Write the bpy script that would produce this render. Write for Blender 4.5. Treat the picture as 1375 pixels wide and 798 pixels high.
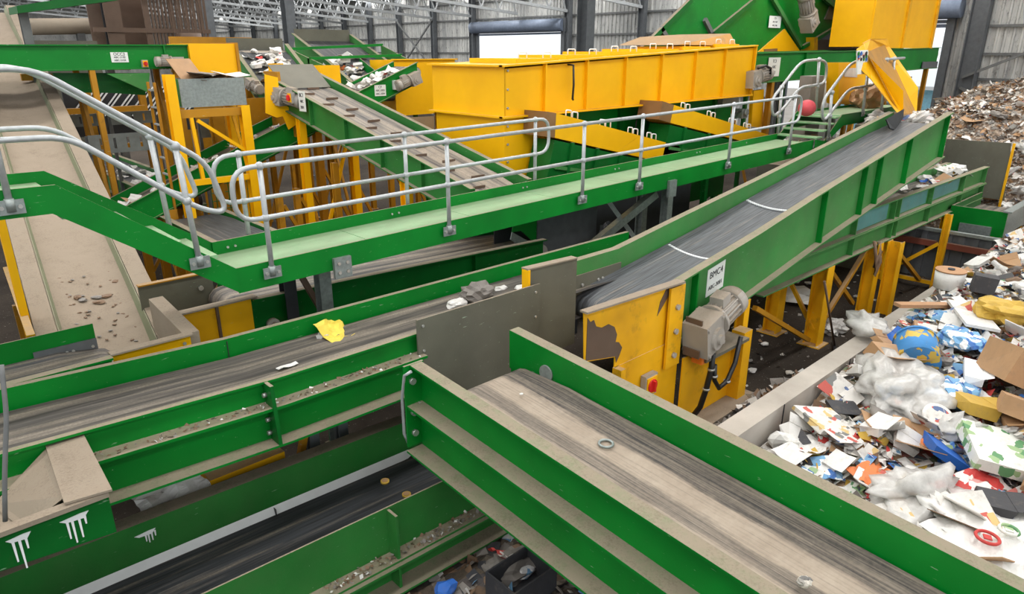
import bpy, bmesh, math, random
from mathutils import Vector, Matrix, noise
for o in list(bpy.data.objects): bpy.data.objects.remove(o)
S = bpy.context.scene; C = S.collection
# ------------------------------------------------------------------ camera, sky, light, exposure
F = 926.; TH = math.atan(330 / 926.); YA = math.radians(46.9); ZC = 4.7
cam = bpy.data.cameras.new('camera'); co = bpy.data.objects.new('camera', cam); C.objects.link(co)
cam.sensor_width = 36; cam.sensor_fit = 'HORIZONTAL'; cam.lens = 36 * F / 1375; cam.clip_end = 500
co.location = (0, 0, ZC); co.rotation_euler = (math.pi / 2 - TH, 0, -(math.pi / 2 - YA))
S.camera = co
W = bpy.data.worlds.new('overcast'); S.world = W; W.use_nodes = True
W.node_tree.nodes['Background'].inputs[0].default_value = (.93, .97, 1, 1)
W.node_tree.nodes['Background'].inputs[1].default_value = 1.15
S.view_settings.view_transform = 'Standard'; S.view_settings.look = 'None'
S.view_settings.gamma = 1; S.view_settings.exposure = 0.1; S.view_settings.use_curve_mapping = False
ROOF = lambda u: 9.0 + (34 - u) * .08          # underside of the roof
for v in (-12, -5, 2, 9, 16, 23, 29, 33, 37, 41, 45, 49, 53, 58, 64, 70, 77, 85):   # translucent strips in the roof
    L = bpy.data.lights.new('roof_skylight', 'AREA'); L.shape = 'RECTANGLE'; L.size = 46; L.size_y = 1.5 if v < 28 else .8
    L.energy = (1600 if v < 0 else 2250) if v < 28 else 1350; L.color = (1, .985, .96)
    lo = bpy.data.objects.new('roof_skylight', L); C.objects.link(lo)
    lo.location = (11, v, ROOF(11) - (.12 if v < 28 else .5)); lo.rotation_euler = (0, math.atan(.08), 0)
# ------------------------------------------------------------------ pixel helpers (photo pixel -> plant point)
def ray(px, py):
    x = (px - 687.5) / F; y = (399 - py) / F
    Y = math.cos(TH) + y * math.sin(TH); Z = -math.sin(TH) + y * math.cos(TH)
    return (x * math.sin(YA) + Y * math.cos(YA), -x * math.cos(YA) + Y * math.sin(YA), Z)
def PZ(px, py, z): r = ray(px, py); t = (z - ZC) / r[2]; return Vector((r[0] * t, r[1] * t, z))
def PU(px, py, u): r = ray(px, py); t = u / r[0]; return Vector((u, r[1] * t, ZC + r[2] * t))
def PV(px, py, v): r = ray(px, py); t = v / r[1]; return Vector((r[0] * t, v, ZC + r[2] * t))
R = random.Random(7)
# ------------------------------------------------------------------ materials
def lin(c): return tuple(((x / 255) / 12.92 if x <= 10 else ((x / 255 + .055) / 1.055) ** 2.4) for x in c) + (1,)
def ramp(cr, stops, const=False):
    r = cr.color_ramp; r.interpolation = 'CONSTANT' if const else 'LINEAR'; e = r.elements
    e[0].position = stops[0][0]; e[0].color = stops[0][1]; e[1].position = stops[-1][0]; e[1].color = stops[-1][1]
    for p, c in stops[1:-1]: x = e.new(p); x.color = c
class NT:
    def __init__(s, name):
        s.m = bpy.data.materials.new(name); s.m.use_nodes = True; s.t = s.m.node_tree; s.b = s.t.nodes['Principled BSDF']
        s.tc = s.n('ShaderNodeTexCoord')
    def n(s, k, **kw):
        x = s.t.nodes.new(k)
        for a, b in kw.items(): setattr(x, a, b)
        return x
    def l(s, a, b): s.t.links.new(a, b)
    def noise(s, scale, detail=4, rough=.6, vec=(1, 1, 1), off=(0, 0, 0)):
        mp = s.n('ShaderNodeMapping'); mp.inputs['Scale'].default_value = vec; mp.inputs['Location'].default_value = off
        s.l(s.tc.outputs['Object'], mp.inputs[0])
        x = s.n('ShaderNodeTexNoise'); x.inputs['Scale'].default_value = scale; x.inputs['Detail'].default_value = detail
        x.inputs['Roughness'].default_value = rough; s.l(mp.outputs[0], x.inputs['Vector']); return x.outputs['Fac']
    def rng(s, v, a, b, c=0, d=1):
        x = s.n('ShaderNodeMapRange'); x.inputs[1].default_value = a; x.inputs[2].default_value = b
        x.inputs[3].default_value = c; x.inputs[4].default_value = d; s.l(v, x.inputs[0]); return x.outputs[0]
    def mul(s, a, b, op='MULTIPLY'):
        x = s.n('ShaderNodeMath', operation=op)
        for i, q in enumerate((a, b)):
            if isinstance(q, (int, float)): x.inputs[i].default_value = q
            else: s.l(q, x.inputs[i])
        x.use_clamp = True; return x.outputs[0]
    def mix(s, f, a, b):
        x = s.n('ShaderNodeMix', data_type='RGBA')
        if isinstance(f, (int, float)): x.inputs[0].default_value = f
        else: s.l(f, x.inputs[0])
        for i, q in ((6, a), (7, b)):
            if isinstance(q, tuple): x.inputs[i].default_value = q
            else: s.l(q, x.inputs[i])
        return x.outputs[2]
    def bump(s, h, st=.3, d=.01):
        x = s.n('ShaderNodeBump'); x.inputs['Strength'].default_value = st; x.inputs['Distance'].default_value = d
        s.l(h, x.inputs['Height']); s.l(x.outputs[0], s.b.inputs['Normal'])
    def up(s, a=.55, b=.85):
        g = s.n('ShaderNodeNewGeometry'); sx = s.n('ShaderNodeSeparateXYZ'); s.l(g.outputs['True Normal'], sx.inputs[0]); return s.rng(sx.outputs[2], a, b)
    def out(s, col, rough=.5, metal=0):
        if isinstance(col, tuple): s.b.inputs['Base Color'].default_value = col
        else: s.l(col, s.b.inputs['Base Color'])
        if isinstance(rough, (int, float)): s.b.inputs['Roughness'].default_value = rough
        else: s.l(rough, s.b.inputs['Roughness'])
        s.b.inputs['Metallic'].default_value = metal; return s.m
DUST = lin((156, 142, 125)); DUSTD = lin((126, 113, 98))
def paint(name, col, up_dust=.95, all_dust=.0, scuff=.5, rough=.42, var=.12, grime=0, metal=0):
    s = NT(name); c = lin(col)
    big = s.noise(1.3, 3); dk = tuple(x * (1 - var * 2) for x in c[:3]) + (1,); lt = tuple(min(1, x * (1 + var)) for x in c[:3]) + (1,)
    x = s.mix(s.rng(big, .3, .7), dk, lt)
    if grime:
        x = s.mix(s.mul(s.rng(s.noise(2.2, 6, .7, off=(3, 1, 2)), .58, .74), grime), x, lin((70, 58, 44)))
    if scuff:
        sc = s.rng(s.noise(9, 3, .5, vec=(1, 1, 6)), .70, .76); sp = s.rng(s.noise(38, 2), .74, .79)
        x = s.mix(s.mul(s.mul(sc, sp, 'MAXIMUM'), scuff), x, lin((165, 190, 165)))
    dn = s.rng(s.noise(7, 8, .75), .25, .55, .72, 1); fine = s.mul(s.noise(60, 3, .7), s.noise(4, 5, .7), 'ADD')
    dc = s.mix(s.rng(fine, .7, 1.2), DUSTD, DUST)
    f = s.mul(s.mul(s.up(), dn), up_dust)
    if all_dust: f = s.mul(f, s.rng(s.noise(2.5, 6, .65, off=(5, 5, 5)), .25, .75, all_dust * .5, all_dust * 1.25), 'MAXIMUM')
    x = s.mix(f, x, dc)
    s.bump(s.noise(45, 4), .12, .004)
    s.b.inputs['Specular IOR Level'].default_value = .28
    rr = s.mix(f, (rough,) * 3 + (1,), (.95, .95, .95, 1))
    return s.out(x, rr, metal)
def belt(name, axis, dust=.5, base=(62, 62, 66), lat=9):
    s = NT(name); v = (.035, 1, 0) if axis == 'u' else (1, .035, 0)
    st = s.noise(lat, 5, .65, vec=v); st2 = s.noise(lat * 4, 2, .5, vec=v, off=(3, 3, 3))
    x = s.mix(s.rng(st2, .35, .65), tuple(q * .42 for q in lin(base)[:3]) + (1,), lin(base))
    g = s.noise(3, 6, .7); f = s.mul(s.rng(st, .62 - dust * .4, .78 - dust * .35), s.rng(g, .2, .5, .6, 1))
    x = s.mix(s.mul(f, min(1, .55 + dust * .5)), x, s.mix(s.rng(s.noise(55, 3, .7), .35, .7), lin((138, 126, 112)), lin((172, 160, 144))))
    s.bump(st2, .2, .004); return s.out(x, .62)
def plain(name, col, rough=.6, metal=0, var=.1, sc=6, bump=0):
    s = NT(name); c = lin(col); x = s.mix(s.rng(s.noise(sc, 5, .6), .3, .7), tuple(q * (1 - var * 2) for q in c[:3]) + (1,), tuple(min(1, q * (1 + var)) for q in c[:3]) + (1,))
    if bump: s.bump(s.noise(sc * 4, 4), bump, .01)
    return s.out(x, rough, metal)
M = {}
M['green'] = paint('green_paint', (2, 122, 38))
M['green_dark'] = paint('old_green_paint', (6, 98, 34), grime=.4)
M['green_pale'] = paint('dusty_green_paint', (26, 132, 52), up_dust=.95, all_dust=.2)
M['green_mid'] = paint('lightly_dusty_green_paint', (10, 118, 40), up_dust=.95, all_dust=.1)
M['olive'] = paint('dusty_olive_skirt', (118, 132, 100), up_dust=.6, all_dust=.35, scuff=0)
M['guard'] = plain('guard_plate_grey', (128, 134, 132), .55, .2)
M['teal'] = paint('blue_green_paint', (50, 140, 140), all_dust=.3)
M['deck'] = paint('walkway_deck_paint', (132, 190, 138), up_dust=.5, all_dust=.2, scuff=.2)
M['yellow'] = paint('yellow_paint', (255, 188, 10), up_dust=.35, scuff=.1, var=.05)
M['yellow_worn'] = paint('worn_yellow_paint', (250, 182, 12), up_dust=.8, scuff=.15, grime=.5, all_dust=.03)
M['yellow_dull_shaded'] = paint('shaded_dull_yellow_paint', (186, 130, 18), up_dust=.7, grime=.6, all_dust=.06)  # base darkened to paint in shade among the back legs, plus dust and grime
M['grey'] = paint('grey_olive_steel', (98, 99, 88), up_dust=.8, all_dust=.1, scuff=.7, grime=.3)
M['grey_clean'] = paint('grey_olive_plate', (96, 98, 88), up_dust=.25, scuff=.4, grime=.3)
M['brownplate'] = paint('brown_worn_plate', (140, 104, 68), up_dust=.5, grime=.4)
M['darkgrey'] = plain('dark_rubber', (44, 46, 50), .6)
M['column'] = plain('grey_column_paint', (92, 96, 100), .55)
M['galv'] = plain('galvanised_tube', (178, 182, 184), .38, .35, .08, 14)
M['galvplate'] = plain('galvanised_sheet', (150, 158, 156), .42, .5, .12, 20)
M['dustplate'] = paint('dusty_steel_plate', (150, 140, 124), up_dust=1, all_dust=.55)
M['bolt'] = plain('bolt_steel', (190, 190, 186), .35, .6)
M['motor'] = paint('dusty_motor_grey', (176, 172, 166), up_dust=.9, all_dust=.25, scuff=0)
M['rust'] = paint('rusty_brown_steel', (98, 78, 66), up_dust=.2, grime=.6, all_dust=.12, scuff=0)
M['redbrown'] = paint('red_oxide_beam', (132, 74, 60), up_dust=.5, grime=.3)
M['sign'] = plain('white_sign', (232, 236, 232), .4, 0, .02)
M['ink'] = plain('black_lettering', (40, 42, 46), .6, 0, 0)
M['red'] = plain('red_plastic', (214, 40, 38), .4)
M['pink'] = plain('faded_pink_red', (206, 74, 84), .6); M['orange'] = plain('orange_plastic', (226, 120, 40), .5)
M['black'] = plain('black_cable', (24, 24, 26), .45)
M['white'] = plain('white_plastic', (236, 238, 240), .4, 0, .03)
M['concrete'] = paint('pale_concrete', (196, 190, 182), up_dust=.4, all_dust=.2, scuff=0, rough=.9)
M['belt_u'] = belt('worn_belt', 'u', .55); M['belt_m'] = belt('grey_brown_belt', 'u', .42, (84, 78, 74), 7); M['belt_v'] = belt('dusty_belt', 'v', .62, lat=7)
M['belt_clean_u'] = belt('dark_belt', 'u', .16, (92, 95, 99), 14); M['belt_l'] = belt('black_belt', 'u', .28, (58, 60, 64))
M['belt_dark_v'] = belt('dark_grey_belt', 'v', .15, (76, 78, 80), 12)
M['belt_dust'] = paint('beige_dust_belt', (168, 152, 136), up_dust=.9, all_dust=.6, scuff=0, rough=.9)
def band_belt(name, x0, x1, stops):
    s = NT(name); sx = s.n('ShaderNodeSeparateXYZ'); s.l(s.tc.outputs['Object'], sx.inputs[0])
    jit = s.noise(5, 4, .7, vec=(1, .3, 1)); x = s.rng(sx.outputs[0], x0, x1)
    x = s.mul(x, s.rng(jit, .3, .7, -.03, .03), 'ADD')
    cr = s.n('ShaderNodeValToRGB'); ramp(cr, [(p, (d, d, d, 1)) for p, d in stops])
    s.l(x, cr.inputs[0]); st = s.noise(60, 3, .6, vec=(1, .02, 0)); sp = s.noise(30, 3, .6)
    f = s.mul(cr.outputs[0], s.rng(st, .35, .6, -.2, .2), 'ADD'); f = s.mul(f, s.rng(sp, .35, .7, -.06, .06), 'ADD')
    c = s.mix(f, lin((52, 50, 50)), s.mix(s.rng(s.noise(3, 5, .7), .3, .7), lin((150, 135, 119)), lin((170, 156, 140))))
    s.bump(st, .15, .003); return s.out(c, .8)
M['belt_f'] = band_belt('banded_dusty_belt', -.5, .5, [(0, .95), (.3, .92), (.35, .38), (.47, .42), (.52, .95), (.7, .95), (.745, .22), (.82, .35), (.86, .15), (.93, .2), (1, .45)])
def floor_mat():
    s = NT('dirty_floor'); x = s.mix(s.rng(s.noise(.6, 5, .6), .3, .7), lin((44, 39, 35)), lin((70, 63, 56)))
    x = s.mix(s.rng(s.noise(26, 3, .6), .66, .72, 0, .7), x, lin((150, 143, 134))); x = s.mix(s.rng(s.noise(9, 5, .7, off=(4, 2, 0)), .55, .7, 0, .7), x, lin((46, 42, 38)))
    s.b.inputs['Specular IOR Level'].default_value = .08; s.bump(s.noise(30, 5), .3, .02); return s.out(x, .95)
M['floor'] = floor_mat()
def wall_mat():
    s = NT('weathered_cladding'); x = s.mix(s.rng(s.noise(1.2, 5, .6, vec=(1, 3, .35)), .3, .7), lin((150, 152, 152)), lin((208, 208, 204)))
    x = s.mix(s.rng(s.noise(5, 6, .75, vec=(1, 1, .5)), .54, .68, 0, .75), x, lin((84, 82, 80))); return s.out(x, .6, .1)
M['clad'] = wall_mat()
M['roof'] = plain('roof_sheet', (176, 178, 178), .6); M['truss'] = plain('truss_paint', (168, 172, 174), .5)
M['girt'] = plain('girt_steel', (104, 106, 106), .6); M['shutter'] = plain('roller_shutter', (120, 132, 152), .5, .2)
def waste_mat(name, cols, dull, vs=9):
    s = NT(name); v = s.n('ShaderNodeTexVoronoi'); v.inputs['Scale'].default_value = vs; s.l(s.tc.outputs['Object'], v.inputs['Vector'])
    sx = s.n('ShaderNodeSeparateColor'); s.l(v.outputs['Color'], sx.inputs[0])
    cr = s.n('ShaderNodeValToRGB'); ramp(cr, [(i / len(cols), lin(c)) for i, c in enumerate(cols)], True)
    s.l(sx.outputs[0], cr.inputs[0]); x = s.mix(s.rng(s.noise(14, 5, .7), .4, .65, 0, dull), cr.outputs[0], lin((84, 74, 64)))
    s.bump(s.noise(18, 5), .6, .03); return s.out(x, .8)
M['waste'] = waste_mat('mixed_waste', [(214, 210, 204), (120, 108, 96), (196, 190, 182), (160, 132, 100), (90, 96, 104), (226, 222, 216), (150, 90, 80), (110, 120, 90)], .55)
M['waste_heap'] = waste_mat('heap_waste', [(176, 158, 142), (128, 108, 92), (206, 198, 188), (146, 124, 104), (110, 96, 84), (190, 172, 152)], .5, 17)
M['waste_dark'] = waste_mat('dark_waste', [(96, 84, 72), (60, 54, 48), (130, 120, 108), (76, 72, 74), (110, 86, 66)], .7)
def paper(name, col, prints=None, amt=.45):
    s = NT(name); oi = s.n('ShaderNodeObjectInfo'); c = lin(col)
    x = s.mix(s.rng(s.noise(5, 4), .3, .7), tuple(q * .86 for q in c[:3]) + (1,), c)
    if prints:
        mp = s.n('ShaderNodeMapping'); s.l(s.tc.outputs['Object'], mp.inputs[0]); s.l(oi.outputs['Random'], mp.inputs['Location'])
        v = s.n('ShaderNodeTexVoronoi', distance='CHEBYCHEV'); v.inputs['Scale'].default_value = 11; s.l(mp.outputs[0], v.inputs['Vector'])
        sx = s.n('ShaderNodeSeparateColor'); s.l(v.outputs['Color'], sx.inputs[0])
        cr = s.n('ShaderNodeValToRGB'); pr = prints if len(prints) > 1 else prints * 2; ramp(cr, [(i / len(pr), lin(q)) for i, q in enumerate(pr)], True)
        s.l(sx.outputs[1], cr.inputs[0]); x = s.mix(s.rng(sx.outputs[0], 1 - amt, 1 - amt + .01), x, cr.outputs[0])
    x = s.mix(s.rng(s.noise(8, 5, .7, off=(2, 7, 1)), .55, .75, 0, .4), x, lin((120, 108, 94))); s.bump(s.noise(20, 3), .25, .01)
    return s.out(x, .65)
M['p_white'] = paper('white_paper', (226, 224, 220)); M['p_print'] = paper('printed_paper', (222, 218, 212), [(90, 110, 150), (190, 90, 80), (120, 120, 118), (210, 180, 120)], .35)
M['p_news'] = paper('newsprint', (196, 190, 180), [(110, 108, 106), (150, 146, 140)], .5); M['p_card'] = paper('brown_cardboard', (178, 140, 102)); M['p_grey'] = paper('grey_waste', (132, 126, 120))
M['p_red'] = paper('red_print', (196, 62, 58), [(226, 220, 214)], .3); M['p_blue'] = paper('blue_plastic', (34, 100, 190)); M['p_lblue'] = paper('light_blue_print', (120, 170, 210), [(236, 236, 236), (60, 110, 180)], .5)
M['p_green'] = paper('green_print', (222, 222, 214), [(92, 142, 96), (150, 176, 130)], .3); M['p_orange'] = paper('orange_print', (226, 128, 72)); M['p_gold'] = paper('yellow_foil', (200, 164, 66)); M['p_yellow'] = paper('yellow_film', (240, 214, 84)); M['p_dark'] = paper('dark_plastic', (58, 58, 62))
M['p_brown'] = paper('brown_waste', (124, 98, 76)); M['p_wood'] = paper('raw_wood', (186, 142, 104))
def film():
    s = NT('clear_film'); s.b.inputs['Base Color'].default_value = lin((214, 212, 208)); s.b.inputs['Roughness'].default_value = .22
    a = s.rng(s.noise(5, 5, .7),   .3, .65, .5, .78); s.l(a, s.b.inputs['Alpha']); s.bump(s.noise(12, 4), .3, .02); return s.m
M['film'] = film()
# ------------------------------------------------------------------ mesh builder
class MB:
    def __init__(s): s.v = []; s.f = []; s.smooth = set()
    def add(s, vs, fs, sm=False):
        n = len(s.v); s.v += [Vector(q) for q in vs]
        for f in fs:
            if sm: s.smooth.add(len(s.f))
            s.f.append(tuple(n + i for i in f))
        return s
    def hexa(s, p): return s.add(p, [(0, 3, 2, 1), (4, 5, 6, 7), (0, 1, 5, 4), (1, 2, 6, 5), (2, 3, 7, 6), (3, 0, 4, 7)])
    def box(s, a, b, c, d, e, f): return s.hexa([(a, c, e), (b, c, e), (b, d, e), (a, d, e), (a, c, f), (b, c, f), (b, d, f), (a, d, f)])
    def prism(s, poly, d):
        d = Vector(d); p = [Vector(q) for q in poly]; n = len(p)
        return s.add(p + [q + d for q in p], [tuple(range(n))[::-1], tuple(range(n, 2 * n))] + [(i, (i + 1) % n, n + (i + 1) % n, n + i) for i in range(n)])
    def bar(s, a, b, w, h=None, up=(0, 0, 1)):
        a = Vector(a); b = Vector(b); h = h or w; d = (b - a).normalized(); x = d.cross(Vector(up))
        if x.length < .01: x = d.cross(Vector((1, 0, 0)))
        x.normalize(); y = x.cross(d); x *= w / 2; y *= h / 2
        return s.hexa([a - x - y, a + x - y, a + x + y, a - x + y, b - x - y, b + x - y, b + x + y, b - x + y])
    def sweep(s, rows, closed=True, caps=True):     # rows: list of rings of points
        n = len(rows[0]); fs = []
        for i in range(len(rows) - 1):
            for j in range(n if closed else n - 1):
                k = (j + 1) % n; fs.append((i * n + j, i * n + k, (i + 1) * n + k, (i + 1) * n + j))
        if caps and closed: fs += [tuple(range(n))[::-1], tuple(range((len(rows) - 1) * n, len(rows) * n))]
        return s.add([q for r in rows for q in r], fs)
    def tube(s, pts, r, n=10, closed=False, cap=True):
        pts = [Vector(p) for p in pts]; m = len(pts); rings = []; prev = None
        for i, p in enumerate(pts):
            if closed: d = pts[(i + 1) % m] - pts[i - 1]
            else: d = pts[min(i + 1, m - 1)] - pts[max(i - 1, 0)]
            d.normalize()
            if prev is None:
                x = d.cross(Vector((0, 0, 1)))
                if x.length < .05: x = d.cross(Vector((1, 0, 0)))
            else: x = prev - d * prev.dot(d)
            x.normalize(); prev = x; y = d.cross(x)
            rings.append([p + x * (r * math.cos(2 * math.pi * k / n)) + y * (r * math.sin(2 * math.pi * k / n)) for k in range(n)])
        if closed: rings.append(rings[0])
        a = len(s.f); s.sweep(rings, True, cap and not closed)
        for i in range(a, len(s.f)):
            if len(s.f[i]) == 4: s.smooth.add(i)
        return s
    def cyl(s, a, b, r, n=16, r2=None):
        a = Vector(a); b = Vector(b); d = (b - a).normalized(); x = d.cross(Vector((0, 0, 1)))
        if x.length < .05: x = d.cross(Vector((1, 0, 0)))
        x.normalize(); y = d.cross(x); r2 = r if r2 is None else r2
        ring = lambda c, q: [c + x * (q * math.cos(2 * math.pi * k / n)) + y * (q * math.sin(2 * math.pi * k / n)) for k in range(n)]
        k = len(s.f); s.sweep([ring(a, r), ring(b, r2)])
        for i in range(k, k + n): s.smooth.add(i)
        return s
    def ball(s, c, r, n=12, sz=1):
        c = Vector(c); rows = []
        for i in range(n // 2 + 1):
            t = math.pi * i / (n // 2); q = max(.001, math.sin(t))
            rows.append([c + Vector((r * q * math.cos(2 * math.pi * k / n), r * q * math.sin(2 * math.pi * k / n), r * sz * math.cos(t))) for k in range(n)])
        k = len(s.f); s.sweep(rows[::-1]); s.smooth |= set(range(k, len(s.f))); return s
    def mesh(s, name, m):
        me = bpy.data.meshes.new(name); me.from_pydata(s.v, [], s.f); me.materials.append(m if not isinstance(m, str) else M[m])
        bm = bmesh.new(); bm.from_mesh(me); bmesh.ops.recalc_face_normals(bm, faces=bm.faces); bm.to_mesh(me); bm.free()
        for i in s.smooth: me.polygons[i].use_smooth = True
        return me
    def build(s, name, m, parent=None):
        if parent is not None:
            off = parent.matrix_world.translation if parent.parent is None else None
            q = parent; off = Vector((0, 0, 0))
            while q is not None: off = off + q.location; q = q.parent
        else:
            xs = [sum(p[i] for p in s.v) / len(s.v) for i in range(3)]; off = Vector((xs[0], xs[1], min(p[2] for p in s.v)))
        s.v = [p - off for p in s.v]; me = s.mesh(name, m); o = bpy.data.objects.new(name, me); C.objects.link(o)
        if parent is not None: o.parent = parent
        else: o.location = off
        return o
def tag(o, label=None, cat=None, group=None, kind=None):
    for k, x in (('label', label), ('category', cat), ('group', group), ('kind', kind)):
        if x: o[k] = x
    return o
def thing(name, label, cat, loc, group=None):
    o = bpy.data.objects.new(name, None); o.empty_display_size = .2; C.objects.link(o); o.location = loc; return tag(o, label, cat, group)
def struct(name, mb, m): o = mb.build(name, m); o['kind'] = 'structure'; return o
def copy_tree(o, parent=None):
    c = o.copy(); C.objects.link(c); c.parent = parent
    for ch in list(o.children): copy_tree(ch, c)
    return c
# ------------------------------------------------------------------ setting
struct('floor', MB().box(-25, 40, -20, 95, -.3, 0), 'floor')
WU = 34.0
wall = struct('wall_back', MB().box(WU + .12, WU + .3, 10.9, 31.4, 0, 1.0).box(WU + .12, WU + .3, 40, 95, 0, 1.0).box(WU + .12, WU + .3, -20, 5.2, 0, 1.0), 'concrete')
def clad(v0, v1, z0, z1):
    n = max(2, int((v1 - v0) / .27)); pts = []
    for i in range(n):
        a = v0 + (v1 - v0) * i / n; w = (v1 - v0) / n
        pts += [(0, a), (0, a + w * .55), (.055, a + w * .65), (.055, a + w * .9)]
    pts.append((0, v1)); mb = MB()
    mb.sweep([[(WU - .0 - d * 1, a, z0) for d, a in pts], [(WU - d, a, z1) for d, a in pts]], closed=False)
    mb.sweep([[(WU + .05, v0, z0), (WU + .05, v1, z0)], [(WU + .05, v0, z1), (WU + .05, v1, z1)]], closed=False)
    return mb
COLV = [-14, -9, -4, .5, 8.83, 16.9, 25.3, 30.9, 35.29, 40.03, 44.57, 49.09, 53.37, 57.5, 61.6, 66, 71, 76.3, 82, 88]
for a, b in zip([-20] + COLV, COLV + [95]):
    if b <= 5 or (a >= 11 and b <= 31) or a >= 40: clad(a, b, 1.0, 9.3).build('cladding_sheet', 'clad', wall)
clad(30.9, 40.03, 6.3, 9.3).build('cladding_sheet', 'clad', wall); clad(8.83, 10.0, .0, 9.3).build('cladding_sheet', 'clad', wall); clad(10.0, 16.9, 6.3, 9.3).build('cladding_sheet', 'clad', wall)
clad(.5, 4.6, 1, 9.3).build('cladding_sheet', 'clad', wall); clad(4.6, 8.83, 1, 9.3).build('cladding_sheet', 'clad', wall)
for z in (2.5, 3.63, 4.6, 5.65, 6.8, 7.9):
    for a, b in ((-20, 8.7), (11, 31.4), (40.1, 95)) if z < 6.3 else ((-20, 95),):
        MB().box(WU - .16, WU - .06, a, b, z - .05, z + .05).build('girt', 'girt', wall)
wl = struct('wall_left', MB().box(-25, WU, 94.6, 95, 0, 12), 'clad')
ce = struct('ceiling', MB().hexa([(-25, -20, ROOF(-25)), (WU, -20, ROOF(WU)), (WU, 95, ROOF(WU)), (-25, 95, ROOF(-25)), (-25, -20, ROOF(-25) + .1), (WU, -20, ROOF(WU) + .1), (WU, 95, ROOF(WU) + .1), (-25, 95, ROOF(-25) + .1)]), 'roof')
for i in range(22):
    u = 33 - i * 1.6; MB().box(u - .04, u + .04, -20, 95, ROOF(u) - .42, ROOF(u) - .2).build('purlin', 'truss', ce)
# roller doors
d1 = struct('door_1', MB().box(WU - .25, WU - .1, 31.2, 31.6, 0, 6.3).box(WU - .25, WU - .1, 39.6, 40, 0, 6.3), 'column')
MB().cyl((WU - .4, 31.2, 6.25), (WU - .4, 40, 6.25), .38, 20).build('shutter_drum', 'shutter', d1)
for i in range(3): MB().box(WU - .2, WU - .15, 31.6, 39.6, 5.72 + i * .14, 5.84 + i * .14).build('slat', 'shutter', d1)
MB().box(WU - .5, WU - .2, 31.0, 31.2, 5.85, 6.65).build('drum_bracket', 'column', d1)
d2 = struct('door_2', MB().box(WU - .3, WU - .1, 9.7, 10.0, 0, 6.3).box(WU - .3, WU - .1, 16.5, 16.9, 0, 6.3), 'column')
MB().cyl((WU - .4, 9.5, 6.35), (WU - .4, 16.9, 6.35), .38, 20).build('shutter_drum', 'shutter', d2)
for i in range(4): MB().box(WU - .2, WU - .15, 10.0, 16.5, 5.62 + i * .16, 5.76 + i * .16).build('slat', 'shutter', d2)
struct('floor', MB().box(40.1, 95, -40, 95, -.3, -.02), 'concrete')
t = thing('storage_shed', 'pale blue shed standing outside beyond the right roller door', 'shed', (48, 14, -.02))
MB().box(46, 54, 9, 19, -.02, 2.6).build('wall', plain('pale_blue_sheet', (150, 205, 226), .5), t)
MB().hexa([(45.6, 8.6, 2.6), (54.4, 8.6, 2.6), (54.4, 19.4, 2.6), (45.6, 19.4, 2.6), (45.6, 8.6, 2.8), (54.4, 8.6, 3.5), (54.4, 19.4, 3.5), (45.6, 19.4, 2.8)]).build('roof', 'white', t)

def ibeam(p0, p1, w, h, ax=(1, 0, 0), t=.025):
    p0 = Vector(p0); p1 = Vector(p1); x = Vector(ax); d = (p1 - p0).normalized(); y = d.cross(x).normalized(); x = y.cross(d).normalized(); mb = MB()
    for a, b, c, e in ((-w / 2, w / 2, -h / 2, -h / 2 + t), (-w / 2, w / 2, h / 2 - t, h / 2), (-t / 2, t / 2, -h / 2 + t, h / 2 - t)):
        q = [x * a + y * c, x * b + y * c, x * b + y * e, x * a + y * e]; mb.hexa([p0 + k for k in q] + [p1 + k for k in q])
    return mb
def column(u, v, w, h, label, group=None, base=True, top=None):
    t = thing('steel_column', label, 'column', (u, v, 0), group); z = top or ROOF(u) - .05
    ibeam((u, v, .03 if base else 0), (u, v, z), w, h).build('column_shaft', 'column', t)
    if base: MB().box(u - w * .8, u + w * .8, v - h * .8, v + h * .8, 0, .03).build('base_plate', 'column', t)
    return t
for i, v in enumerate(COLV):
    if abs(v - 35.29) < .1: continue
    big = i == 4
    column(WU - .36, v, .32 if not big else .5, .4 if not big else .62,
           'tall dark steel wall column beside the right doorway' if big else 'dark steel wall column against the back cladding', None if big else 'columns along the back wall')
column(20.9, 18.31, .44, .5, 'wide grey steel column rising behind the long yellow enclosure')
column(12.83, 25.89, .36, .4, 'grey steel column standing behind the sorting hopper with crossbars')
column(9.9, 26.1, .36, .4, 'grey steel column beside the rusty barred cage')
# wall bracing
def brace(a, b, label):
    tag(MB().bar(a, b, .1, .1).build('wall_brace', 'girt'), label, 'brace')
brace((WU - .45, 9.0, 3.7), (WU - .45, 4.2, 6.0), 'diagonal steel brace climbing right from the doorway column')
brace((WU - .45, 9.0, 3.3), (WU - .45, 4.2, .8), 'diagonal steel brace falling right from the doorway column')
brace((WU - .45, 44.6, 6.9), (WU - .45, 49.0, 3.4), 'left diagonal of the crossed braces on the back wall')
brace((WU - .6, 44.6, 3.4), (WU - .6, 49.0, 6.9), 'right diagonal of the crossed braces on the back wall')
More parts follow.
